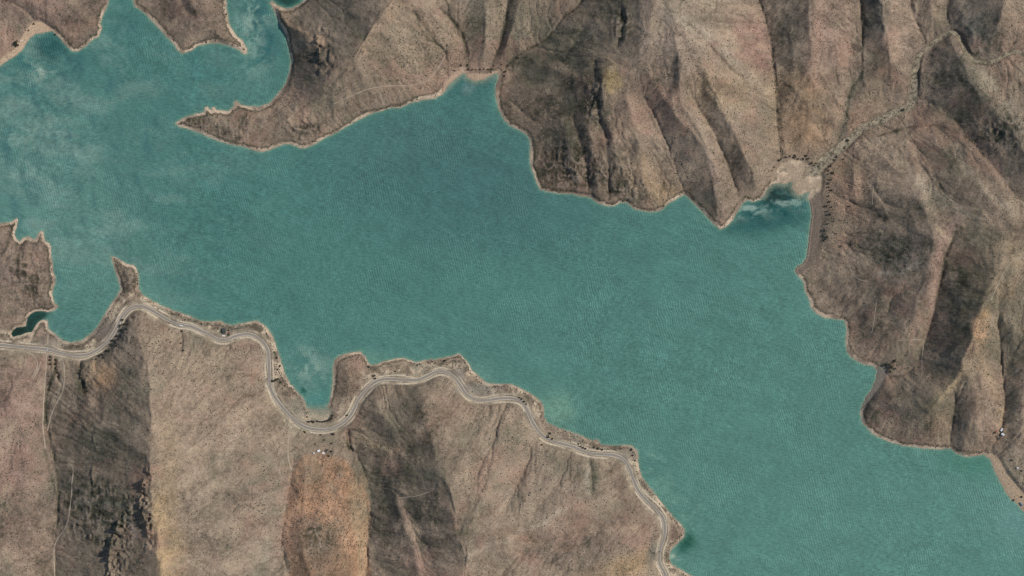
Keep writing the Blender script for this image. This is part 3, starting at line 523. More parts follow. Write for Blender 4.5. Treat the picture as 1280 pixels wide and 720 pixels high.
def terrain_mat():
    m, t, b = mat('stony_ground'); N = t.nodes; L = t.links
    at = N.new('ShaderNodeAttribute'); at.attribute_name = 'soil'  # ground colour, including the painted slope shade
    g = N.new('ShaderNodeTexCoord')
    n1 = N.new('ShaderNodeTexNoise'); n1.inputs['Scale'].default_value = .22; n1.inputs['Detail'].default_value = 5; n1.inputs['Roughness'].default_value = .7
    n2 = N.new('ShaderNodeTexVoronoi'); n2.inputs['Scale'].default_value = .16
    for n in (n1, n2): L.new(g.outputs['Object'], n.inputs['Vector'])
    r1 = N.new('ShaderNodeMapRange'); r1.inputs['From Min'].default_value = .3; r1.inputs['From Max'].default_value = .7; r1.inputs['To Min'].default_value = .68; r1.inputs['To Max'].default_value = 1.32; L.new(n1.outputs[0], r1.inputs[0])
    r2 = N.new('ShaderNodeMapRange'); r2.inputs['From Min'].default_value = 0; r2.inputs['From Max'].default_value = .35; r2.inputs['To Min'].default_value = .72; r2.inputs['To Max'].default_value = 1.04; L.new(n2.outputs['Distance'], r2.inputs[0])
    mu = N.new('ShaderNodeMath'); mu.operation = 'MULTIPLY'; L.new(r1.outputs[0], mu.inputs[0]); L.new(r2.outputs[0], mu.inputs[1])
    mx = N.new('ShaderNodeMix'); mx.data_type = 'RGBA'; mx.blend_type = 'MULTIPLY'; mx.inputs[0].default_value = 1
    L.new(at.outputs['Color'], mx.inputs[6]); L.new(mu.outputs[0], mx.inputs[7]); L.new(mx.outputs[2], b.inputs['Base Color'])
    b.inputs['Roughness'].default_value = .95; b.inputs['Specular IOR Level'].default_value = .15
    bp = N.new('ShaderNodeBump'); bp.inputs['Strength'].default_value = .7; bp.inputs['Distance'].default_value = 1.6; L.new(n1.outputs[0], bp.inputs['Height']); L.new(bp.outputs[0], b.inputs['Normal'])
    return m
M_ground = terrain_mat()
def water_mat():
    m, t, b = mat('turbid_water'); N = t.nodes; L = t.links
    a = N.new('ShaderNodeAttribute'); a.attribute_name = 'silt'  # silt colour with painted wind streaks and dark reflections
    g = N.new('ShaderNodeTexCoord')
    mp = N.new('ShaderNodeMapping'); mp.inputs['Rotation'].default_value = (0, 0, math.radians(62)); L.new(g.outputs['Object'], mp.inputs[0])
    mp.inputs['Scale'].default_value = (.35, 1, 1)
    n1 = N.new('ShaderNodeTexNoise'); n1.inputs['Scale'].default_value = .13; n1.inputs['Detail'].default_value = 3; n1.inputs['Roughness'].default_value = .6; n1.inputs['Distortion'].default_value = .5; L.new(mp.outputs[0], n1.inputs['Vector'])
    mp2 = N.new('ShaderNodeMapping'); mp2.inputs['Rotation'].default_value = (0, 0, math.radians(-14)); L.new(g.outputs['Object'], mp2.inputs[0])
    wv = N.new('ShaderNodeTexWave'); wv.inputs['Scale'].default_value = .042; wv.inputs['Distortion'].default_value = 9; wv.inputs['Detail'].default_value = 3; wv.inputs['Detail Scale'].default_value = .5; L.new(mp2.outputs[0], wv.inputs['Vector'])
    ms = N.new('ShaderNodeTexNoise'); ms.inputs['Scale'].default_value = .006; ms.inputs['Detail'].default_value = 3; L.new(g.outputs['Object'], ms.inputs['Vector'])
    mr = N.new('ShaderNodeMapRange'); mr.inputs['From Min'].default_value = .4; mr.inputs['From Max'].default_value = .62; L.new(ms.outputs[0], mr.inputs[0])
    wm = N.new('ShaderNodeMath'); wm.operation = 'MULTIPLY'; L.new(wv.outputs[1], wm.inputs[0]); L.new(mr.outputs[0], wm.inputs[1])
    hs = N.new('ShaderNodeMath'); hs.operation = 'MULTIPLY_ADD'; hs.inputs[1].default_value = .13; L.new(wm.outputs[0], hs.inputs[0]); L.new(n1.outputs[0], hs.inputs[2])
    bp = N.new('ShaderNodeBump'); bp.inputs['Strength'].default_value = 1; bp.inputs['Distance'].default_value = 2.2; L.new(hs.outputs[0], bp.inputs['Height']); L.new(bp.outputs[0], b.inputs['Normal'])
    n3 = N.new('ShaderNodeTexNoise'); n3.inputs['Scale'].default_value = .012; n3.inputs['Detail'].default_value = 6; n3.inputs['Roughness'].default_value = .65; L.new(g.outputs['Object'], n3.inputs['Vector'])
    r3 = N.new('ShaderNodeMapRange'); r3.inputs['From Min'].default_value = .3; r3.inputs['From Max'].default_value = .7; r3.inputs['To Min'].default_value = .92; r3.inputs['To Max'].default_value = 1.08; L.new(n3.outputs[0], r3.inputs[0])
    n4 = N.new('ShaderNodeTexNoise'); n4.inputs['Scale'].default_value = .22; n4.inputs['Detail'].default_value = 2; L.new(mp.outputs[0], n4.inputs['Vector'])
    r4 = N.new('ShaderNodeMapRange'); r4.inputs['From Min'].default_value = .3; r4.inputs['From Max'].default_value = .7; r4.inputs['To Min'].default_value = .86; r4.inputs['To Max'].default_value = 1.14; L.new(n4.outputs[0], r4.inputs[0])
    r5 = N.new('ShaderNodeMath'); r5.operation = 'MULTIPLY'; L.new(r3.outputs[0], r5.inputs[0]); L.new(r4.outputs[0], r5.inputs[1])
    mx = N.new('ShaderNodeMix'); mx.data_type = 'RGBA'; mx.blend_type = 'MULTIPLY'; mx.inputs[0].default_value = 1; L.new(a.outputs['Color'], mx.inputs[6]); L.new(r5.outputs[0], mx.inputs[7])
    L.new(mx.outputs[2], b.inputs['Base Color']); b.inputs['Roughness'].default_value = .42; b.inputs['IOR'].default_value = 1.33
    return m
M_water = water_mat()

# ------------------------------------------------------------------ object helpers
def put(o, label=None, cat=None, group=None, kind=None, parent=None):
    S.collection.objects.link(o)
    if label: o['label'] = label
    if cat: o['category'] = cat
    if group: o['group'] = group
    if kind: o['kind'] = kind
    if parent: o.parent = parent
    return o
def mesh(name, V, F, m=None, smooth=False):
    me = bpy.data.meshes.new(name); V = np.asarray(V, np.float32)
    if isinstance(F, np.ndarray):
        n, k = F.shape
        me.vertices.add(len(V)); me.vertices.foreach_set('co', V.ravel())
        me.loops.add(n*k); me.loops.foreach_set('vertex_index', F.astype(np.int32).ravel())
        me.polygons.add(n); me.polygons.foreach_set('loop_start', np.arange(0, n*k, k, dtype=np.int32)); me.polygons.foreach_set('loop_total', np.full(n, k, np.int32))
        me.update(calc_edges=True)
    else: me.from_pydata([tuple(map(float, v)) for v in V], [], F); me.update()
    if m: me.materials.append(m)
    if smooth: me.polygons.foreach_set('use_smooth', np.ones(len(me.polygons), bool))
    return me
def colour_attr(me, name, c):
    a = me.attributes.new(name, 'FLOAT_COLOR', 'POINT'); a.data.foreach_set('color', np.column_stack([c, np.ones(len(c))]).astype(np.float32).ravel())

# ------------------------------------------------------------------ terrain sheets
def axis(lo, hi, a, b):
    mid = np.arange(a, b+1, 1.0); l = [a]; st = 1.0
    while l[-1] > lo: st = min(st*1.25, 9); l.append(max(lo, l[-1]-st))
    r = [b]; st = 1.0
    while r[-1] < hi: st = min(st*1.25, 9); r.append(min(hi, r[-1]+st))
    return np.array(l[:0:-1]+list(mid)+r[1:])
ax, ay = axis(X0, X1-1, -14, 1294), axis(Y0, Y1-1, -12, 732)
GI, GJ = np.meshgrid(ax, ay); ii, jj = (GI-X0).astype(int), (GJ-Y0).astype(int)
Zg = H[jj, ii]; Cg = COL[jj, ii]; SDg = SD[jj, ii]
wx, wy = world(GI, GJ)
P3 = np.column_stack([wx.ravel(), wy.ravel(), Zg.ravel()])
nxg, nyg = len(ax), len(ay)
q = (np.arange(nyg-1)[:, None]*nxg+np.arange(nxg-1)[None, :]).ravel()
quads = np.column_stack([q+nxg, q+nxg+1, q+1, q])      # facing up
sdq = SDg.ravel()[quads].max(axis=1)
keep = sdq > -7
own = np.full((NY, NX), -1, np.int8)
dm = [blur(m.astype(np.float32), 4) for m in masks]; own = np.argmax(np.stack(dm), axis=0)
oq = own[jj, ii].ravel()[q]
surf = np.zeros(len(q), np.int8)     # 0 hills, k beach, 20 wash
names = list(SAND)
for k, nme in enumerate(names): surf[(sandm[nme][jj, ii].ravel()[q] > .5) & (sdq > -1.5)] = k+1
surf[(WASHM[jj, ii].ravel()[q] > .6) & (surf == 0)] = 20
def sheet(name, sel, label, step=1):
    F = quads[sel]; u, inv = np.unique(F.ravel(), return_inverse=True)
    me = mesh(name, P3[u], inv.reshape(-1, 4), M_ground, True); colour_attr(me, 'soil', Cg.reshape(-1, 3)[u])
    return put(bpy.data.objects.new(name, me), label, kind='structure')
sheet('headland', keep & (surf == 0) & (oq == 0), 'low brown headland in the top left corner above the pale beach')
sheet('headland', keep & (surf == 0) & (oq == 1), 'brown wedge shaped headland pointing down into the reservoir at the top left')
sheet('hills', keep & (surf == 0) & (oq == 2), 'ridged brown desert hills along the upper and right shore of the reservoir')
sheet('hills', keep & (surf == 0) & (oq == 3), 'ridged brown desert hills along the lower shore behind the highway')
BL = {'cove_beach': 'pale sand flat at the mouth of the dry stream bed', 'east_beach': 'long grey brown beach below the row of dark trees', 'west_beach': 'pale curved sand beach in the top left corner',
      'inlet_beach': 'narrow pink sand beach at the head of the upper inlet', 'south_beach': 'grey green silt beach at the end of the small southern cove', 'point_beach': 'grey gravel beach below the clump of six trees', 'corner_beach': 'pale sandy shore at the lower right corner'}
for k, nme in enumerate(names): sheet('beach', keep & (surf == k+1), BL[nme])
sheet('dry_stream_bed', keep & (surf == 20), 'pale stony dry stream bed winding down from the upper right to the cove')
# lake bed, coarse
lx, ly = np.arange(X0, X1+1, 10.), np.arange(Y0, Y1+1, 10.); A, B = np.meshgrid(lx, ly)
zz = np.minimum(SD[np.clip((B-Y0).astype(int), 0, NY-1), np.clip((A-X0).astype(int), 0, NX-1)]*.9, 0)-16
a, b = world(A, B); nn = len(lx); qq = (np.arange(len(ly)-1)[:, None]*nn+np.arange(nn-1)[None, :]).ravel()
put(bpy.data.objects.new('lake_bed', mesh('lake_bed', np.column_stack([a.ravel(), b.ravel(), zz.ravel()]), np.column_stack([qq+nn, qq+nn+1, qq+1, qq]), plain('silt', (.2,.17,.13), .9, .01), True)), kind='structure')
# ------------------------------------------------------------------ water sheet: silt colour, with wind streaks and cliff shade painted in
WC = np.ones((NY, NX, 3), np.float32)*lin(62,118,110)
def wpaint(m, c, k):
    layer(WC, m, c, k)
sx = gxx/1280; sy = gyy/720
wpaint(np.clip(sx*.7+sy*.9-.45, 0, 1), lin(72,128,116), .9)
wpaint(blob(600,230,170,90,10), lin(58,108,104), .7)
wpaint(blob(480,180,70,36,-20), lin(66,116,110), .4)
wpaint(blob(60,230,110,120), lin(84,134,124), .55); wpaint(blob(120,330,100,70), lin(78,130,118), .5)
st = fbm(20, 501, 5, .75, (WX*3, WY*1)); sp = fbm(60, 521, 5, .6)
wpaint(blob(40,150,50,90)*sstep(-.1, .45, st), lin(110,152,138), .42)
wpaint(blob(40,160,44,80)*sstep(.05, .5, -st), lin(42,98,98), .6)
wpaint(blob(190,60,70,60)*sstep(0, .6, st), lin(92,142,134), .35)
wpaint(blob(60,70,46,26,20)*sstep(-.1, .4, -st), lin(36,86,84), .6)
wpaint(blob(30,90,36,12)*sstep(0, .5, st), lin(140,168,152), .5)
wpaint(blob(318,30,24,52)*sstep(-.2, .3, st), lin(118,160,146), .7); wpaint(blob(322,40,18,34)*sstep(.05, .4, -st), lin(30,86,90), .8); wpaint(blob(335,55,14,22), lin(40,100,100), .6)
wpaint(blob(360,0,26,10), lin(26,74,66), .8)
wpaint(blob(385,460,26,24)*sstep(-.35, .35, st), lin(120,160,146), .6); wpaint(blob(374,487,5,4), lin(30,88,78), .8); wpaint(blob(398,500,18,14), lin(66,132,124), .6)
strk = fbm(16, 541, 4, .6, (gxx*0, gyy*1.6+WX))
cv = blob(962,258,52,32,-18); wpaint(cv, lin(30,88,84), .75); wpaint(blob(978,240,22,13,-10), lin(14,56,50), .85); wpaint(blob(915,282,24,12,-15), lin(36,92,86), .5)  # cliff shade and dark reflections painted into the cove water
wpaint(blob(958,256,50,15,-12)*sstep(-.1, .35, strk), lin(130,170,158), .7); wpaint(blob(995,262,20,20)*sstep(.1, .4, -strk), lin(28,90,88), .6)  # wind streaks on the cove, painted pale and dark
wpaint(blob(35,402,15,9,-20), lin(16,62,54), .95); wpaint(blob(24,412,12,6,-20), lin(14,54,44), .9)
wpaint(blob(580,98,34,26), lin(46,104,100), .5); wpaint(blob(581,115,6,6), lin(98,140,136), .5)
wpaint(blob(855,676,12,12,-40), lin(36,96,82), .7); wpaint(blob(840,700,6,7)*sstep(-.2, .3, st), lin(150,182,164), .7)
wpaint(blob(700,512,26,18,30), lin(96,148,128), .6); wpaint(blob(815,580,16,40,-25)*sstep(-.3, .4, st), lin(98,150,132), .55); wpaint(blob(860,640,34,40)*sstep(-.2, .5, st), lin(92,146,128), .4)
wpaint(blob(600,470,26,16,25), lin(90,142,128), .5); wpaint(blob(470,450,16,10), lin(92,146,130), .5); wpaint(blob(200,372,34,16,25), lin(88,140,128), .4)
wpaint(blob(1215,575,40,16,10), lin(56,122,104), .5); wpaint(blob(1280,650,40,30), lin(86,138,132), .5)
wpaint(sstep(-7, -.3, SD)*(SD < 0)*.6, lin(70,128,112), .7)
wpaint(sstep(-2.2, -.1, SD), lin(112,142,122), .6)
def wpoly(P, soft, c, k): wpaint(blur(poly_mask(smooth_line(P+[P[0]], 4, .8, int(P[0][0]))).astype(np.float32), soft), lin(*c), k)
wpoly([(10,425),(10,408),(32,404),(34,392),(46,386),(60,390),(56,398),(48,404),(44,414),(30,421)], 1.8, (20,72,64), .9)
wpoly([(950,256),(960,236),(970,226),(990,222),(994,240),(1008,244),(992,248),(975,250),(960,256)], 2.4, (30,86,80), .6)  # more painted cliff shade in the cove
wpoly([(918,284),(940,268),(965,264),(1005,262),(1010,272),(985,282),(950,284),(928,290)], 4, (34,92,88), .5)
wpoly([(36,66),(46,46),(68,42),(84,62),(70,76),(50,72)], 4, (34,88,84), .55)
wpoly([(845,690),(856,672),(866,668),(862,684),(850,692)], 3, (34,92,78), .7)
for nme in ('inlet_beach', 'south_beach', 'cove_beach'): wpaint(sstep(.1, .6, blur(sandm[nme], 2.5))*sstep(-9, 0, SD), lin(120,138,118), .45)
def rnoise(ang, wu, wv, seed, octv=3):
    c, s_ = math.cos(math.radians(ang)), math.sin(math.radians(ang)); o = 0; a = 1; t = 0
    for k in range(octv):
        r_ = np.random.default_rng(seed+k); n = 512; g = r_.uniform(-1, 1, (n, n)).astype(np.float32)
        u = ((gxx*c+gyy*s_+WX*.6)/wu*2**k+900); v = ((-gxx*s_+gyy*c+WY*.6)/wv*2**k+900)
        ui, vi = np.floor(u).astype(int), np.floor(v).astype(int); fu, fv = u-ui, v-vi; fu = fu*fu*(3-2*fu); fv = fv*fv*(3-2*fv)
        o = o+a*((g[vi % n, ui % n]*(1-fu)+g[vi % n, (ui+1) % n]*fu)*(1-fv)+(g[(vi+1) % n, ui % n]*(1-fu)+g[(vi+1) % n, (ui+1) % n]*fu)*fv); t += a; a *= .6
    return o/t
band = rnoise(20, 150, 13, 881)*.7+rnoise(12, 60, 9, 884)*.5; fine = rnoise(24, 11, 2.6, 887, 2)
WC *= (1+.05*band+.10*fine*(.5+.6*sstep(-.3, .4, fbm(120, 891, 3))))[..., None]
wl_ = sstep(430, 60, gxx)*sstep(480, 250, gyy); wpaint(wl_*sstep(-.15, .45, rnoise(8, 46, 18, 893, 5)), lin(104,146,134), .4); wpaint(wl_*sstep(.0, .5, -rnoise(70, 30, 12, 897, 5)), lin(46,100,100), .4)  # wind streaks on the left water, painted as colour
wm_ = WC[SD < -3].mean(0); WC = np.clip(wm_+(WC-wm_)*1.35, .008, .8); WC = WC*.90+.10*WC.mean(2, keepdims=True); WC *= np.array([1.34, 1.10, 1.03], np.float32)
WC *= (1+.07*sp+.07*fbm(9, 561, 3, .7)+.14*vnoise(2.1, 571)*(.4+sstep(-.4, .5, fbm(80, 575, 3))))[..., None]
wax, way = np.arange(X0, X1-1, 2.), np.arange(Y0, Y1-1, 2.)
A, B = np.meshgrid(wax, way); sdw = SD[(B-Y0).astype(int), (A-X0).astype(int)]
a, b = world(A, B); nn = len(wax); qq = (np.arange(len(way)-1)[:, None]*nn+np.arange(nn-1)[None, :]).ravel()
F = np.column_stack([qq+nn, qq+nn+1, qq+1, qq]); F = F[sdw.ravel()[F].min(axis=1) < 2.5]
u, inv = np.unique(F.ravel(), return_inverse=True)
me = mesh('water', np.column_stack([a.ravel(), b.ravel(), np.zeros(a.size)])[u], inv.reshape(-1, 4), M_water, True)
colour_attr(me, 'silt', np.clip(WC[(B-Y0).astype(int), (A-X0).astype(int)].reshape(-1, 3)[u], 0, 1))  # carries silt and the painted streaks and shade
put(bpy.data.objects.new('water', me), 'wide turquoise reservoir filling the valley', kind='structure')

# country beyond the surveyed ground
def ring_sheet(name, m, step, reach, zf, label, col=None):
    gx_ = np.unique(np.concatenate([np.arange(X0-reach, X0, step), np.linspace(X0, X1-1, 60), np.arange(X1-1+step, X1+reach, step)])); gy_ = np.unique(np.concatenate([np.arange(Y0-reach, Y0, step), np.linspace(Y0, Y1-1, 40), np.arange(Y1-1+step, Y1+reach, step)]))
    A, B = np.meshgrid(gx_, gy_); a, b = world(A, B); z = zf(A, B); n = len(gx_); q_ = (np.arange(len(gy_)-1)[:, None]*n+np.arange(n-1)[None, :]).ravel()
    F = np.column_stack([q_+n, q_+n+1, q_+1, q_]); ca = A.ravel()[F].mean(1); cb = B.ravel()[F].mean(1)
    F = F[(ca < X0) | (ca > X1-1) | (cb < Y0) | (cb > Y1-1)]; me = mesh(name, np.column_stack([a.ravel(), b.ravel(), z.ravel()]), F, m, True)
    if col is not None: colour_attr(me, col[0], np.tile(col[1], (len(me.vertices), 1)).astype(np.float32))
    return put(bpy.data.objects.new(name, me), label, kind='structure')
def far_z(A, B):
    ci, cj = np.clip(A-X0, 0, NX-2).astype(int), np.clip(B-Y0, 0, NY-2).astype(int); d = np.hypot(A-X0-ci, B-Y0-cj)
    h = np.maximum(H[cj, ci], -12); hill = 170+80*np.sin(A/230+1.3*np.sin(B/310))*np.cos(B/270+np.sin(A/190))+60*np.sin(A/97+B/143)
    return h*np.exp(-d/160)+hill*(1-np.exp(-d/160))*np.where(H[cj, ci] < 0, sstep(300, 700, d), 1)-12*(H[cj, ci] < 0)*(d > 0)*sstep(900, 500, d)
ring_sheet('terrain', M_ground, 90, 5400, far_z, 'brown desert country beyond the reservoir hills', ('soil', BASE*.85))
ring_sheet('water', M_water, 90, 900, lambda A, B: A*0-.02, 'outer arm of the reservoir beyond the picture', ('silt', WC[SD < -10].mean(0)))
# ------------------------------------------------------------------ highway and tracks
def ribbon(name, P, w, off, m, drape=True, z=None, sub=None, taper=False):
    P = np.asarray(P, float)[:, :2]
    t = np.gradient(P, axis=0); t /= np.hypot(t[:, 0], t[:, 1])[:, None]+1e-9; n = np.column_stack([-t[:, 1], t[:, 0]])
    cols = 5; V = []; ww = np.asarray(w)*np.ones(len(P))
    for k in range(cols):
        s = (k/(cols-1)-.5); q = P+n*(s*ww)[:, None]; V.append(q)
    V = np.stack(V, 1); hh = hz(V[..., 0], V[..., 1]) if z is None else np.repeat(z[:, None], cols, 1)
    a, b = world(V[..., 0], V[..., 1]); P3_ = np.column_stack([a.ravel(), b.ravel(), (hh+off).ravel()])
    F = [(i*cols+k, (i+1)*cols+k, (i+1)*cols+k+1, i*cols+k+1) for i in range(len(P)-1) for k in range(cols-1)]
    F = np.array(F)
    me = mesh(name, P3_, F, m, True)
    if len(me.polygons) and me.polygons[0].normal.z < 0: me.flip_normals()
    return me
M_asph = plain('worn_asphalt', tuple(lin(142,133,119)), .85, .15, .25); M_grav = plain('pale_gravel', tuple(lin(186,172,150)), .95, .3, .3)
M_track = plain('track_dust', tuple(lin(164,148,126)), .95, .2, .3); M_paint = plain('road_paint', (.42,.41,.37), .6, 1, .15)
def dense(P, st=1.0):
    P = np.asarray(P, float); s = np.concatenate([[0], np.cumsum(np.hypot(*np.diff(P[:, :2], axis=0).T))]); u = np.arange(0, s[-1], st)
    return np.column_stack([np.interp(u, s, P[:, c]) for c in range(P.shape[1])]), u
RD, ru = dense(RP, 1.0)
sel = (RD[:, 0] > -250) & (RD[:, 1] < 960); RD, ru = RD[sel], ru[sel]
put(bpy.data.objects.new('road_shoulder', ribbon('road_shoulder', RD, 4.3+.7*np.sin(ru/9)+.4*np.sin(ru/3.7), .12, M_grav, z=RD[:, 2])), 'pale gravel shoulder of the lakeside highway', kind='structure')
put(bpy.data.objects.new('road', ribbon('road', RD, 2.9, .30, M_asph, z=RD[:, 2])), 'grey two lane highway winding along the lower shore', kind='structure')
def offl(P, d):
    t = np.gradient(P[:, :2], axis=0); t /= np.hypot(t[:, 0], t[:, 1])[:, None]; Q = P.copy(); Q[:, 0] += -t[:, 1]*d; Q[:, 1] += t[:, 0]*d; return Q
mk = []
for d, w in ((1.3, .1), (-1.3, .1)): mk.append(ribbon('m', offl(RD, d), w, .38, M_paint, z=RD[:, 2]))
import bmesh
bm = bmesh.new()
for x in mk: bm.from_mesh(x)
for i in range(0, len(RD)-4, 5):        # dashed centre line
    x = ribbon('m', RD[i:i+3], .14, .38, M_paint, z=RD[i:i+3, 2]); bm.from_mesh(x)
me = bpy.data.meshes.new('road_marking'); bm.to_mesh(me); bm.free(); me.materials.append(M_paint)
put(bpy.data.objects.new('road_marking', me), 'painted edge lines and dashed centre line on the highway', kind='structure')
TN = {'service_track': 'pale dirt service track beside the gully at the lower left', 'hill_track': 'thin pale dirt track on the hillside'}
pl = {0: 'pale dirt track descending to the highway beside the orange spur', 1: 'pale dirt track winding below the dark slope at the lower left', 2: 'thin pale track crossing the peninsula between the inlets', 3: 'short pale track branching toward the peninsula shore',
      4: 'faint straight track on the slope above the long beach', 5: 'faint short track on the right shore hillside', 6: 'pale winding footpath above the clump of six trees', 7: 'small curved track high on the upper right hills', 8: 'short pale track running from the white farm buildings', 9: 'looping pale track on the far right slope', 10: 'faint pale path crossing the dark slope right of the orange spur', 11: 'faint track near the right shore'}
for k in TRACKS:
    for n, L in enumerate(TRACKS[k]):
        P = smooth_line([(x, y) for x, y in L], 6, .25, int(L[0][0])); P, u = dense(P, .8)
        w = (1.5 if k == 'service_track' or n in (0, 1) else 1.0)*(1+.25*np.sin(u/3+n)+.2*np.sin(u/1.3))
        put(bpy.data.objects.new('dirt_track', ribbon('dirt_track', P, w, .35, M_track)), TN[k]+[' leading down to the water', ' running straight up the valley', ' bending back toward the valley floor', ' looping below the highway', ' on the inner bend'][n] if k == 'service_track' else pl[n], kind='structure')

# ------------------------------------------------------------------ scrub (nobody could count it)
def scatter(name, n, dens, rmin, rmax, hk, m, label, seed):
    r = np.random.default_rng(seed)
    x = r.uniform(-12, 1292, n*6); y = r.uniform(-10, 730, n*6)
    i, j = (x-X0).astype(int), (y-Y0).astype(int); ok = (r.uniform(0, 1, n*6) < dens[j, i]) & (SD[j, i] > 1.5) & (dR[j, i] > 5)
    x, y = x[ok][:n], y[ok][:n]; c = len(x); z = hz(x, y); wx_, wy_ = world(x, y)
    s = rmin+(rmax-rmin)*r.uniform(0, 1, c)**2.4; k = 5
    ang = (np.arange(k)/k*6.283)[None, :]+r.uniform(0, 6, (c, 1)); rad = s[:, None]*r.uniform(.7, 1.25, (c, k))
    V = np.zeros((c, k+1, 3)); V[:, :k, 0] = wx_[:, None]+np.cos(ang)*rad; V[:, :k, 1] = wy_[:, None]+np.sin(ang)*rad; V[:, :k, 2] = (z-.35*s)[:, None]
    V[:, k, 0] = wx_+r.normal(0, .15, c)*s; V[:, k, 1] = wy_+r.normal(0, .15, c)*s; V[:, k, 2] = z+s*hk
    base = (np.arange(c)*(k+1))[:, None, None]; f = np.array([[a_, (a_+1) % k, k] for a_ in range(k)])[None]
    me = mesh(name, V.reshape(-1, 3), (base+f).reshape(-1, 3), m)
    put(bpy.data.objects.new(name, me), label, kind='stuff')
def leafmat(name, c1, c2):
    m, t, b = mat(name); g = t.nodes.new('ShaderNodeTexCoord'); n = t.nodes.new('ShaderNodeTexNoise'); n.inputs['Scale'].default_value = .35; n.inputs['Detail'].default_value = 3; t.links.new(g.outputs['Object'], n.inputs[0])
    r = t.nodes.new('ShaderNodeValToRGB'); r.color_ramp.elements[0].position = .35; r.color_ramp.elements[1].position = .65; r.color_ramp.elements[0].color = (*c1, 1); r.color_ramp.elements[1].color = (*c2, 1)
    t.links.new(n.outputs[0], r.inputs[0]); t.links.new(r.outputs[0], b.inputs['Base Color']); b.inputs['Roughness'].default_value = .8; return m
M_scrub = leafmat('scrub_leaf', (.028,.030,.018), (.075,.07,.045)); M_stone = leafmat('loose_stone', tuple(lin(126,112,98)), tuple(lin(182,164,142)))
M_leaf = leafmat('tree_leaf', (.018,.026,.014), (.055,.065,.032)); M_bark = plain('bark', (.10,.075,.05), .9, 2)
dens = np.clip(.10+.42*fbm(36, 601, 5, .65), .03, .6)
for b, k in (((530,70,70,50),.6),((660,30,50,50),.6),((600,40,40,50),.45),((830,90,70,60),.25),((1000,110,80,90),.15),((1143,100,12,50),.5),((1090,155,50,14,-25),.45),((400,680,50,40),.7),((405,610,40,40),.35),((700,140,70,60),.35),((1200,120,80,80),.35),((1060,260,50,50),.4),((1200,430,70,50),.4),((1260,470,30,90),.35),((440,480,20,30),.5),((860,230,50,40),.35),((1130,530,60,30),.4),((770,700,60,20),.3),((690,610,60,60),.2),((500,600,60,80),.2),((60,20,60,40),.25)):
    dens = np.maximum(dens, blob(*b)*k)
dens = np.clip(dens+.9*sstep(2.5, .8, np.abs(SD-ring_w-1.6)), 0, 1)*(1-.97*np.clip(SANDA, 0, 1))
for vl in (10, 11, 4, 5, 6, 7, 0):
    d, _, _ = seg_field([valley[vl][:, :2]], 6); dens = np.maximum(dens, sstep(3, .8, d)*.8)
dens = np.clip(dens, 0, 1)*(dT > 2)*(1-.6*emb)
scatter('scrub', 72000, dens, .9, 2.7, .85, M_scrub, 'scattered dark desert scrub dotted over the hillsides', 11)
scatter('stones', 26000, np.clip(.25+.3*ROCK+.5*WASHM+.2*fbm(30, 611, 3), 0, 1)*(dT > 2)*(1-.8*np.clip(SANDA, 0, 1)), .6, 1.8, .5, M_stone, 'loose pale stones scattered over the slopes', 12)

# ------------------------------------------------------------------ trees
def tree_meshes(seed):
    r = random.Random(seed); V = []; F = []
    def tube(p, q, a, b, n=5):
        p, q = Vector(p), Vector(q); d = (q-p).normalized(); u = d.orthogonal().normalized(); v = d.cross(u); s = len(V)
        for c, rr in ((p, a), (q, b)):
            for i in range(n): t = 6.283*i/n; V.append(c+u*math.cos(t)*rr+v*math.sin(t)*rr)
        for i in range(n): F.append((s+i, s+(i+1) % n, s+n+(i+1) % n, s+n+i))
    tube((0,0,-.3), (.1,.05,1.5), .28, .2); limbs = []
    for k in range(5):
        t = k*1.256+r.random(); e = (1.5*math.cos(t), 1.5*math.sin(t), 2.6+r.random()); tube((.1,.05,1.4), e, .15, .05, 4); limbs.append(e)
    trunk = mesh('trunk', V, F, M_bark)
    V = []; F = []; cl = [(0, 0, 3.4, 1.5)]+[(x*1.15+r.uniform(-.3,.3), y*1.15+r.uniform(-.3,.3), z+r.uniform(-.2,.4), r.uniform(.85,1.35)) for x, y, z in limbs]
    for cx, cy, cz, R in cl:
        for i in range(42):
            d = Vector((r.gauss(0,1), r.gauss(0,1), r.gauss(0,.8))).normalized(); p = Vector((cx,cy,cz))+d*R*r.uniform(.55,1.05); u = (d+Vector((r.uniform(-.6,.6),r.uniform(-.6,.6),r.uniform(-.2,.6)))).normalized().orthogonal().normalized(); v = u.cross(d).normalized()
            s = len(V); w = r.uniform(.28,.5); V += [p-u*w, p+v*w*.8, p+u*w, p-v*w*.8]; F.append((s, s+1, s+2, s+3))
    return trunk, mesh('crown', V, F, M_leaf)
TM = [tree_meshes(40+i) for i in range(5)]
ORD = ['first','second','third','fourth','fifth','sixth','seventh','eighth','ninth','tenth','eleventh','twelfth','thirteenth','fourteenth','fifteenth','sixteenth','seventeenth','eighteenth','nineteenth','twentieth','twenty-first','twenty-second','twenty-third','twenty-fourth','twenty-fifth']
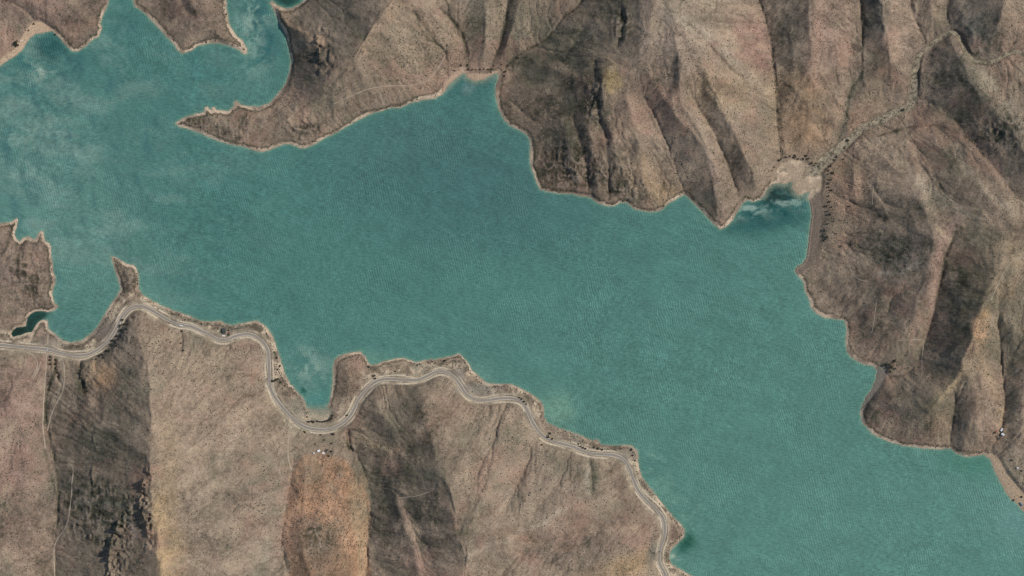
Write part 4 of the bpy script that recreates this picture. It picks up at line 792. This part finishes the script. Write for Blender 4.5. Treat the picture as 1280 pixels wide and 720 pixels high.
def grove(pts, phrase, group, size=1.0, name='tree', byx=False, start=None):
    pts = sorted(pts, key=lambda p: p[0] if byx else p[1])
    for i, p in enumerate(pts):
        x, y = p[0], p[1]; s = (p[2] if len(p) > 2 else 1.0)*size*random.uniform(.85, 1.15)
        z = float(hz(x, y)); x, y = tri(x, y, z); z = float(hz(x, y)); wx_, wy_ = world(x, y)
        t = bpy.data.objects.new(name, None); t.location = (wx_, wy_, z); t.rotation_euler = (0, 0, random.uniform(0, 6.28)); s *= 1.3; t.scale = (s, s, s*random.uniform(.8, 1.05))
        o = ('westernmost' if i == 0 else 'easternmost' if i == len(pts)-1 else ORD[i]+' from the left') if byx else ('topmost' if i == 0 else 'lowest' if i == len(pts)-1 else ORD[i]+' from the top')
        if len(pts) == 1: lab = phrase
        else: lab = phrase.replace('*', o)
        put(t, lab, 'tree', group)
        tr, cr = TM[random.randrange(5)]
        put(bpy.data.objects.new('trunk', tr), parent=t); put(bpy.data.objects.new('crown', cr), parent=t)
grove([(1036,213.5),(1035,218,.8),(1041,216,1.25),(1039,224.6,1.2),(1036,229,1.1),(1036,234),(1039,238),(1036,245),(1037,252,1.25),(1033,257.3,1.1),(1039.5,259,.8),(1034,264,.9),(1037,268,1.2),(1034,280,.9),(1030,288,1.1),(1027.5,295,.8),(1034,296.5,1.1),(1031,299.6,.8),(1029,301.3,1.2)], 'dark round tree, * in the row beside the long beach', 'trees in a row beside the long beach', 1.0)
grove([(965,213,.8),(968,209,.9),(974,200.6,1.2),(976,198.6),(983,196.5),(987.5,195.6),(993,196.5,1.2),(994,194),(997.5,198.8),(1004,199,1.1),(1008,194.8,1.2),(1011,198,1.1),(1015,204,1.1),(1018,207,1.1),(1020,204,.8),(1023,208.4,.8)], 'dark tree, * in the hedge round the sand flat', 'trees around the sand flat', .95, byx=True)
grove([(979,175.6,.9),(975.6,185,.8),(975.6,189,.8)], 'small tree, * of those in the gully behind the sand flat', 'trees in the gully behind the sand flat', .8)
grove([(1128.8,137.5,1.2),(1060,175.4,1.3),(1056,185,.8),(1045.6,196,.9),(1042.5,200,.9),(1037.5,207.5,.9),(1054,199,.7)], 'green tree, * along the dry stream bed', 'trees along the dry stream bed', 1.0)
grove([(1107,456,1.2),(1112.3,455.5,1.3),(1114,459,1.3),(1112,464,1.2),(1118,451.6,1.1),(1119.5,461,.7)], 'dark green tree, * in the clump above the grey gravel beach', 'clump of six trees', 1.15, byx=True)
grove([(1061,258,.9),(1045,292,.9),(1051,308,1.),(1076,309,.8)], 'lone small tree, * on the slope above the long beach', 'lone trees on the slope', .9)
grove([(384,521),(386,527,1.2),(389.5,526.5,.9),(392,527),(397,526.5),(400,527),(403,527.2),(406,526.6),(409,526),(412,524.6),(414.5,522.8),(416,519.5)], 'reddish dark tree, * in the hedge lining the small southern cove', 'trees lining the southern cove', .95, byx=True)
grove([(381,540,1.2),(401,543,.9),(416.6,542.5,1.5),(415,554,1.1),(394,555,.8),(405,550,.8),(414,564,1.2),(411,570,1.1),(434,519,1.2)], 'tree, * of those round the white huts', 'trees round the white huts', .9)
grove([(343,440,.8),(346,447,1.1),(350,457.5,1.1),(347,462,.8),(342,476,1.3),(345,475,1.2),(347.5,473.6,1.1),(351,478,.9),(356,482,.8)], 'dark tree, * between the highway and the cove', 'trees between highway and cove', .9)
grove([(153,400,1.2),(150,407.5,1.2),(156,405,1.3),(157.5,411,1.1),(152,413),(146,420,1.2),(148,424),(145,432,1.1),(141,426,1.2),(139,431,1.3),(136,439,1.2),(132.5,438),(124,445,1.2),(127,443),(129,447,.9),(120,449,.9)], 'dark bushy tree, * in the strip below the embankment', 'trees below the embankment', 1.05)
grove([(62.5,446,1.),(62.5,450,1.),(63,455,.9),(70,450,1.1),(69,455),(69,460,1.1),(72,466),(73,471,1.1),(100,466,1.1),(101,473,1.1),(107,484,1.1),(109,470,.9),(109,489,1.)], 'dark tree, * in the gullies below the road bridge', 'trees in the gullies below the bridge', .95)
grove([(198,386,.9),(231,400,.9),(227,414,1.1),(252,405,.9),(213,427.5,1.1),(226,429,1.2),(229,438,1.1),(286,418,1.2),(286,413,.8),(290,412,.8)], 'small dark tree, * of those beside the left stretch of highway', 'trees beside the left stretch of highway', .85, byx=True)
grove([(685.6,545.6,1.4),(687.5,541.5,1.3),(690.6,548.5,1.1),(677.5,556,1.2),(707,539,.7),(723,555),(726,557.5,1.1),(729,559.3,1.1),(732,560.6),(742.5,559,1.1),(747.5,560.6),(753,562,1.2),(789,562,1.2),(791,569,.9),(794,576,.9),(829,690,.6)][:15], 'dark tree, * along the right stretch of highway', 'trees along the right stretch of highway', .9, byx=True)  # the close row of four stands in for a road cut's shadow
grove([(460.6,458.5,1.2),(466,470,1.2),(468.7,469,.9),(469,473,1.),(494,464,.8),(556,450.6,1.1),(649,497,.9),(652,499),(655,502),(658,505)], 'small dark tree, * along the middle stretch of highway', 'trees along the middle stretch of highway', .85, byx=True)
grove([(567.5,88),(576,82,1.1),(585,87,1.1),(584,82),(590,87),(595,87.3),(600,87,.9),(605,86.6),(610,87),(614,86.6,1.1),(627,81),(635,82,1.2),(632,89.5,1.1),(630.6,95),(648,72,1.2)], 'dark tree, * round the head of the upper inlet', 'trees round the upper inlet', .85, byx=True)
grove([(18,55,1.5),(20,53,1.5),(22,56,1.5),(20,57.5,1.3),(69,43.5,1.),(43,30,1.1),(36,38,.8)], 'dark tree, * behind the curved beach in the top left corner', 'trees behind the curved beach', 1.0, byx=True)
grove([(1265,575,.9),(1277,621,1.3),(1267,625,1.2),(1246,546,.8),(1243,541,.8),(1258,552,.8)], 'tree, * near the shore in the lower right corner', 'trees in the lower right corner', .9)

# ------------------------------------------------------------------ buildings
M_white = plain('white_wall', (.72,.70,.66), .8, 1, .1); M_tin = plain('tin_roof', (.62,.63,.64), .45, .6, .15); M_red = plain('rust_roof', tuple(lin(150,92,74)), .7, .6, .2)
M_dark = plain('dark_roof', (.055,.06,.05), .7, .6, .3); M_wood = plain('door_wood', (.12,.08,.05), .7, 2); M_conc = plain('concrete', (.42,.40,.36), .9, .5, .15)
m_, t_, b_ = mat('window_glass'); b_.inputs['Base Color'].default_value = (.03,.04,.05,1); b_.inputs['Roughness'].default_value = .08; M_glass = m_
def box(V, F, x0, x1, y0, y1, z0, z1):
    s = len(V); V += [(x0,y0,z0),(x1,y0,z0),(x1,y1,z0),(x0,y1,z0),(x0,y0,z1),(x1,y0,z1),(x1,y1,z1),(x0,y1,z1)]
    F += [tuple(s+k for k in f) for f in ((3,2,1,0),(4,5,6,7),(0,1,5,4),(1,2,6,5),(2,3,7,6),(3,0,4,7))]
def house(px, py, L, Wd, h, rot, wallm, roofm, label, group=None, name='hut', cat='building'):
    z = float(hz(px, py)); x, y = world(*tri(px, py, z)); zs = float(hz(px, py))
    o = bpy.data.objects.new(name, None); o.location = (x, y, zs); o.rotation_euler = (0, 0, math.radians(rot)); put(o, label, cat, group)
    V = []; F = []; box(V, F, -L/2, L/2, -Wd/2, Wd/2, -3, h)
    s = len(V); V += [(-L/2,-Wd/2,h+.002),(-L/2,Wd/2,h+.002),(-L/2,0,h+Wd*.22),(L/2,-Wd/2,h+.002),(L/2,Wd/2,h+.002),(L/2,0,h+Wd*.22)]; F += [(s,s+2,s+1),(s+3,s+4,s+5)]
    put(bpy.data.objects.new('wall', mesh('wall', V, F, wallm)), parent=o)
    V = []; F = []; e = .5
    for sg in (-1, 1):
        s = len(V); y1 = sg*(Wd/2+e); zl = h-e*.44; zt = h+Wd*.22+.05
        V += [(-L/2-e,y1,zl),(L/2+e,y1,zl),(L/2+e,0,zt),(-L/2-e,0,zt),(-L/2-e,y1,zl+.18),(L/2+e,y1,zl+.18),(L/2+e,0,zt+.18),(-L/2-e,0,zt+.18)]
        F += [tuple(s+k for k in f) for f in ((0,1,2,3),(7,6,5,4),(0,4,5,1),(1,5,6,2),(3,7,4,0))]
    put(bpy.data.objects.new('roof', mesh('roof', V, F, roofm)), parent=o)
    V = []; F = []; box(V, F, -.5, .5, -Wd/2-.06, -Wd/2+.02, 0, 2.1); d = put(bpy.data.objects.new('door', mesh('door', V, F, M_wood)), parent=o)
    V = []; F = []; box(V, F, -.6, .6, -.06, .02, -.5, .5); wm = mesh('window', V, F, M_glass)
    for xx in (-L/3.2, L/3.2):
        w = bpy.data.objects.new('window', wm); w.location = (xx, -Wd/2, 1.6); put(w, parent=o)
    return o
house(398.5, 563.5, 7.5, 5.5, 2.8, 20, M_white, plain('white_roof', (.82,.81,.78), .6, .8, .05), 'larger white roofed hut at the top of the orange spur')
house(404.3, 566.6, 6, 4.5, 2.6, -15, M_white, plain('white_roof_two', (.8,.79,.76), .6, .8, .05), 'smaller white hut just right of the larger white hut')
house(392.5, 566.5, 4, 3, 2.3, 0, M_conc, M_tin, 'tiny grey shed left of the two white huts', name='shed')
house(408.5, 563, 5, 4, 2.4, 35, M_wood, M_dark, 'small dark shed right of the white huts', name='shed')
house(280, 414, 10, 16, 3.2, -4, M_white, M_dark, 'long dark roofed roadside building between the highway and the shore', name='roadside_building')
house(279.3, 419.8, 8.5, 2.6, 2.2, 2, M_white, M_white, 'narrow white building across the highway end of the dark roofed one', name='roadside_building')
house(286.5, 416, 4, 4, 2.4, 10, M_wood, M_red, 'small brown shed right of the long dark roofed building', name='shed')
house(1252, 537, 9, 5, 3, 60, M_white, M_tin, 'upper pale metal roofed farm building near the lower right shore', name='farm_building')
house(1253.5, 543, 9, 6, 3, -30, M_white, M_tin, 'lower pale metal roofed farm building beside the dirt track', name='farm_building')
house(1245.5, 539, 6, 4, 2.6, 70, M_conc, M_red, 'rust roofed shed left of the pale farm buildings', name='shed')
house(1249, 548, 5, 4, 2.6, 10, M_wood, M_dark, 'dark shed just below the pale farm buildings', name='shed')
house(1272, 585, 4.5, 3.6, 2.4, 5, M_white, M_tin, 'small white shed above the lower right shore, left of its neighbour', name='shed')
house(1277, 588.5, 5, 3.6, 2.4, -12, M_wood, M_dark, 'small dark shed at the right edge above the shore', name='shed')
house(1276.5, 630, 10, 5, 2.8, -50, M_conc, plain('blue_roof', tuple(lin(92,108,122)), .5, .6, .1), 'blue grey roofed boat shed at the lower right waterline', name='boat_shed')
house(26.5, 50.8, 8, 4.5, 2.8, 15, M_white, plain('cream_roof', tuple(lin(214,190,170)), .7, .6, .08), 'pale roofed hut behind the curved beach at the top left')

# ------------------------------------------------------------------ bridge over the gully
def bridge():
    k = int(np.argmin(np.hypot(RD[:, 0]-61.5, RD[:, 1]-437))); p, q = RD[k-3], RD[k+3]; a = np.array(world(p[0], p[1])); b = np.array(world(q[0], q[1])); c = (a+b)/2; ang = math.atan2(b[1]-a[1], b[0]-a[0]); z = RD[k][2]
    o = bpy.data.objects.new('road_bridge', None); o.location = (c[0], c[1], z); o.rotation_euler = (0, 0, ang); put(o, 'short concrete highway bridge over the gully at the lower left', 'bridge')
    V = []; F = []; box(V, F, -6, 6, -4.6, 4.6, -.7, .22); put(bpy.data.objects.new('deck', mesh('deck', V, F, M_conc)), parent=o)
    for s in (-1, 1):
        V = []; F = []; box(V, F, -7, 7, s*4.75-.15, s*4.75+.15, -.7, 1.3); put(bpy.data.objects.new('parapet', mesh('parapet', V, F, M_conc)), parent=o)
        V = []; F = []; box(V, F, s*6.6-.6, s*6.6+.6, -4.4, 4.4, -6, -.71); put(bpy.data.objects.new('abutment', mesh('abutment', V, F, M_conc)), parent=o)
bridge()
# ------------------------------------------------------------------ vehicles
def vehicle(px, py, L, Wd, h, c, label, truck=False):
    k = int(np.argmin(np.hypot(RD[:, 0]-px, RD[:, 1]-py))); p, q = RD[k-1], RD[k+1]; n = np.array([-(q-p)[1], (q-p)[0]]); n /= np.hypot(*n)
    x, y = world(RD[k][0]+n[0]*.7, RD[k][1]+n[1]*.7); ang = math.atan2(-(q-p)[1], (q-p)[0])
    o = bpy.data.objects.new('truck' if truck else 'car', None); o.location = (x, y, RD[k][2]+.31); o.rotation_euler = (0, 0, ang); put(o, label, 'truck' if truck else 'car')
    pm = plain('vehicle_paint', c, .3, 1, .03)
    if truck: prof = [(-L/2,.5),(-L/2,h),(L*.24,h),(L*.25,1.3),(L*.27,h*.8),(L*.42,h*.78),(L/2,1.5),(L/2,.5)]
    else: prof = [(-L/2,.3),(-L/2,.85),(-L*.38,.95),(-L*.26,h),(L*.1,h),(L*.26,.95),(L*.48,.8),(L/2,.3)]
    V = []; m = len(prof)
    for s in (-1, 1):
        for (a, b) in prof: V.append((a, s*Wd/2*(.86 if b > 1.2 and not truck else 1), b))
    F = [tuple(range(m-1, -1, -1))[::-1], tuple(range(2*m-1, m-1, -1))]+[(i, i+m, (i+1) % m+m, (i+1) % m) for i in range(m)]
    put(bpy.data.objects.new('body', mesh('body', V, F, pm)), parent=o)
    wx0 = L*.12 if not truck else L*.47
    V = []; F = []; box(V, F, (L*.12 if not truck else L*.43), (L*.2 if not truck else L*.45), -Wd*.36, Wd*.36, (1.0 if not truck else 1.7), (h-.08 if not truck else h*.76)); put(bpy.data.objects.new('windscreen', mesh('windscreen', V, F, M_glass)), parent=o)
    bmw = bmesh.new(); bmesh.ops.create_cone(bmw, cap_ends=True, segments=12, radius1=.36, radius2=.36, depth=.25)
    bmesh.ops.rotate(bmw, verts=bmw.verts, matrix=__import__('mathutils').Matrix.Rotation(math.pi/2, 3, 'X')); wm = bpy.data.meshes.new('wheel'); bmw.to_mesh(wm); bmw.free(); wm.materials.append(M_dark)
    for a in (-.3, .3):
        for s in (-1, 1):
            w = bpy.data.objects.new('wheel', wm); w.location = (a*L, s*Wd*.48, .36); put(w, parent=o)
vehicle(828.5, 690, 4.6, 1.9, 1.5, (.02,.022,.03), 'dark car driving on the highway at the lower right bend')
vehicle(227, 406, 10, 2.5, 3.4, (.75,.75,.73), 'white truck driving on the left stretch of highway', True)
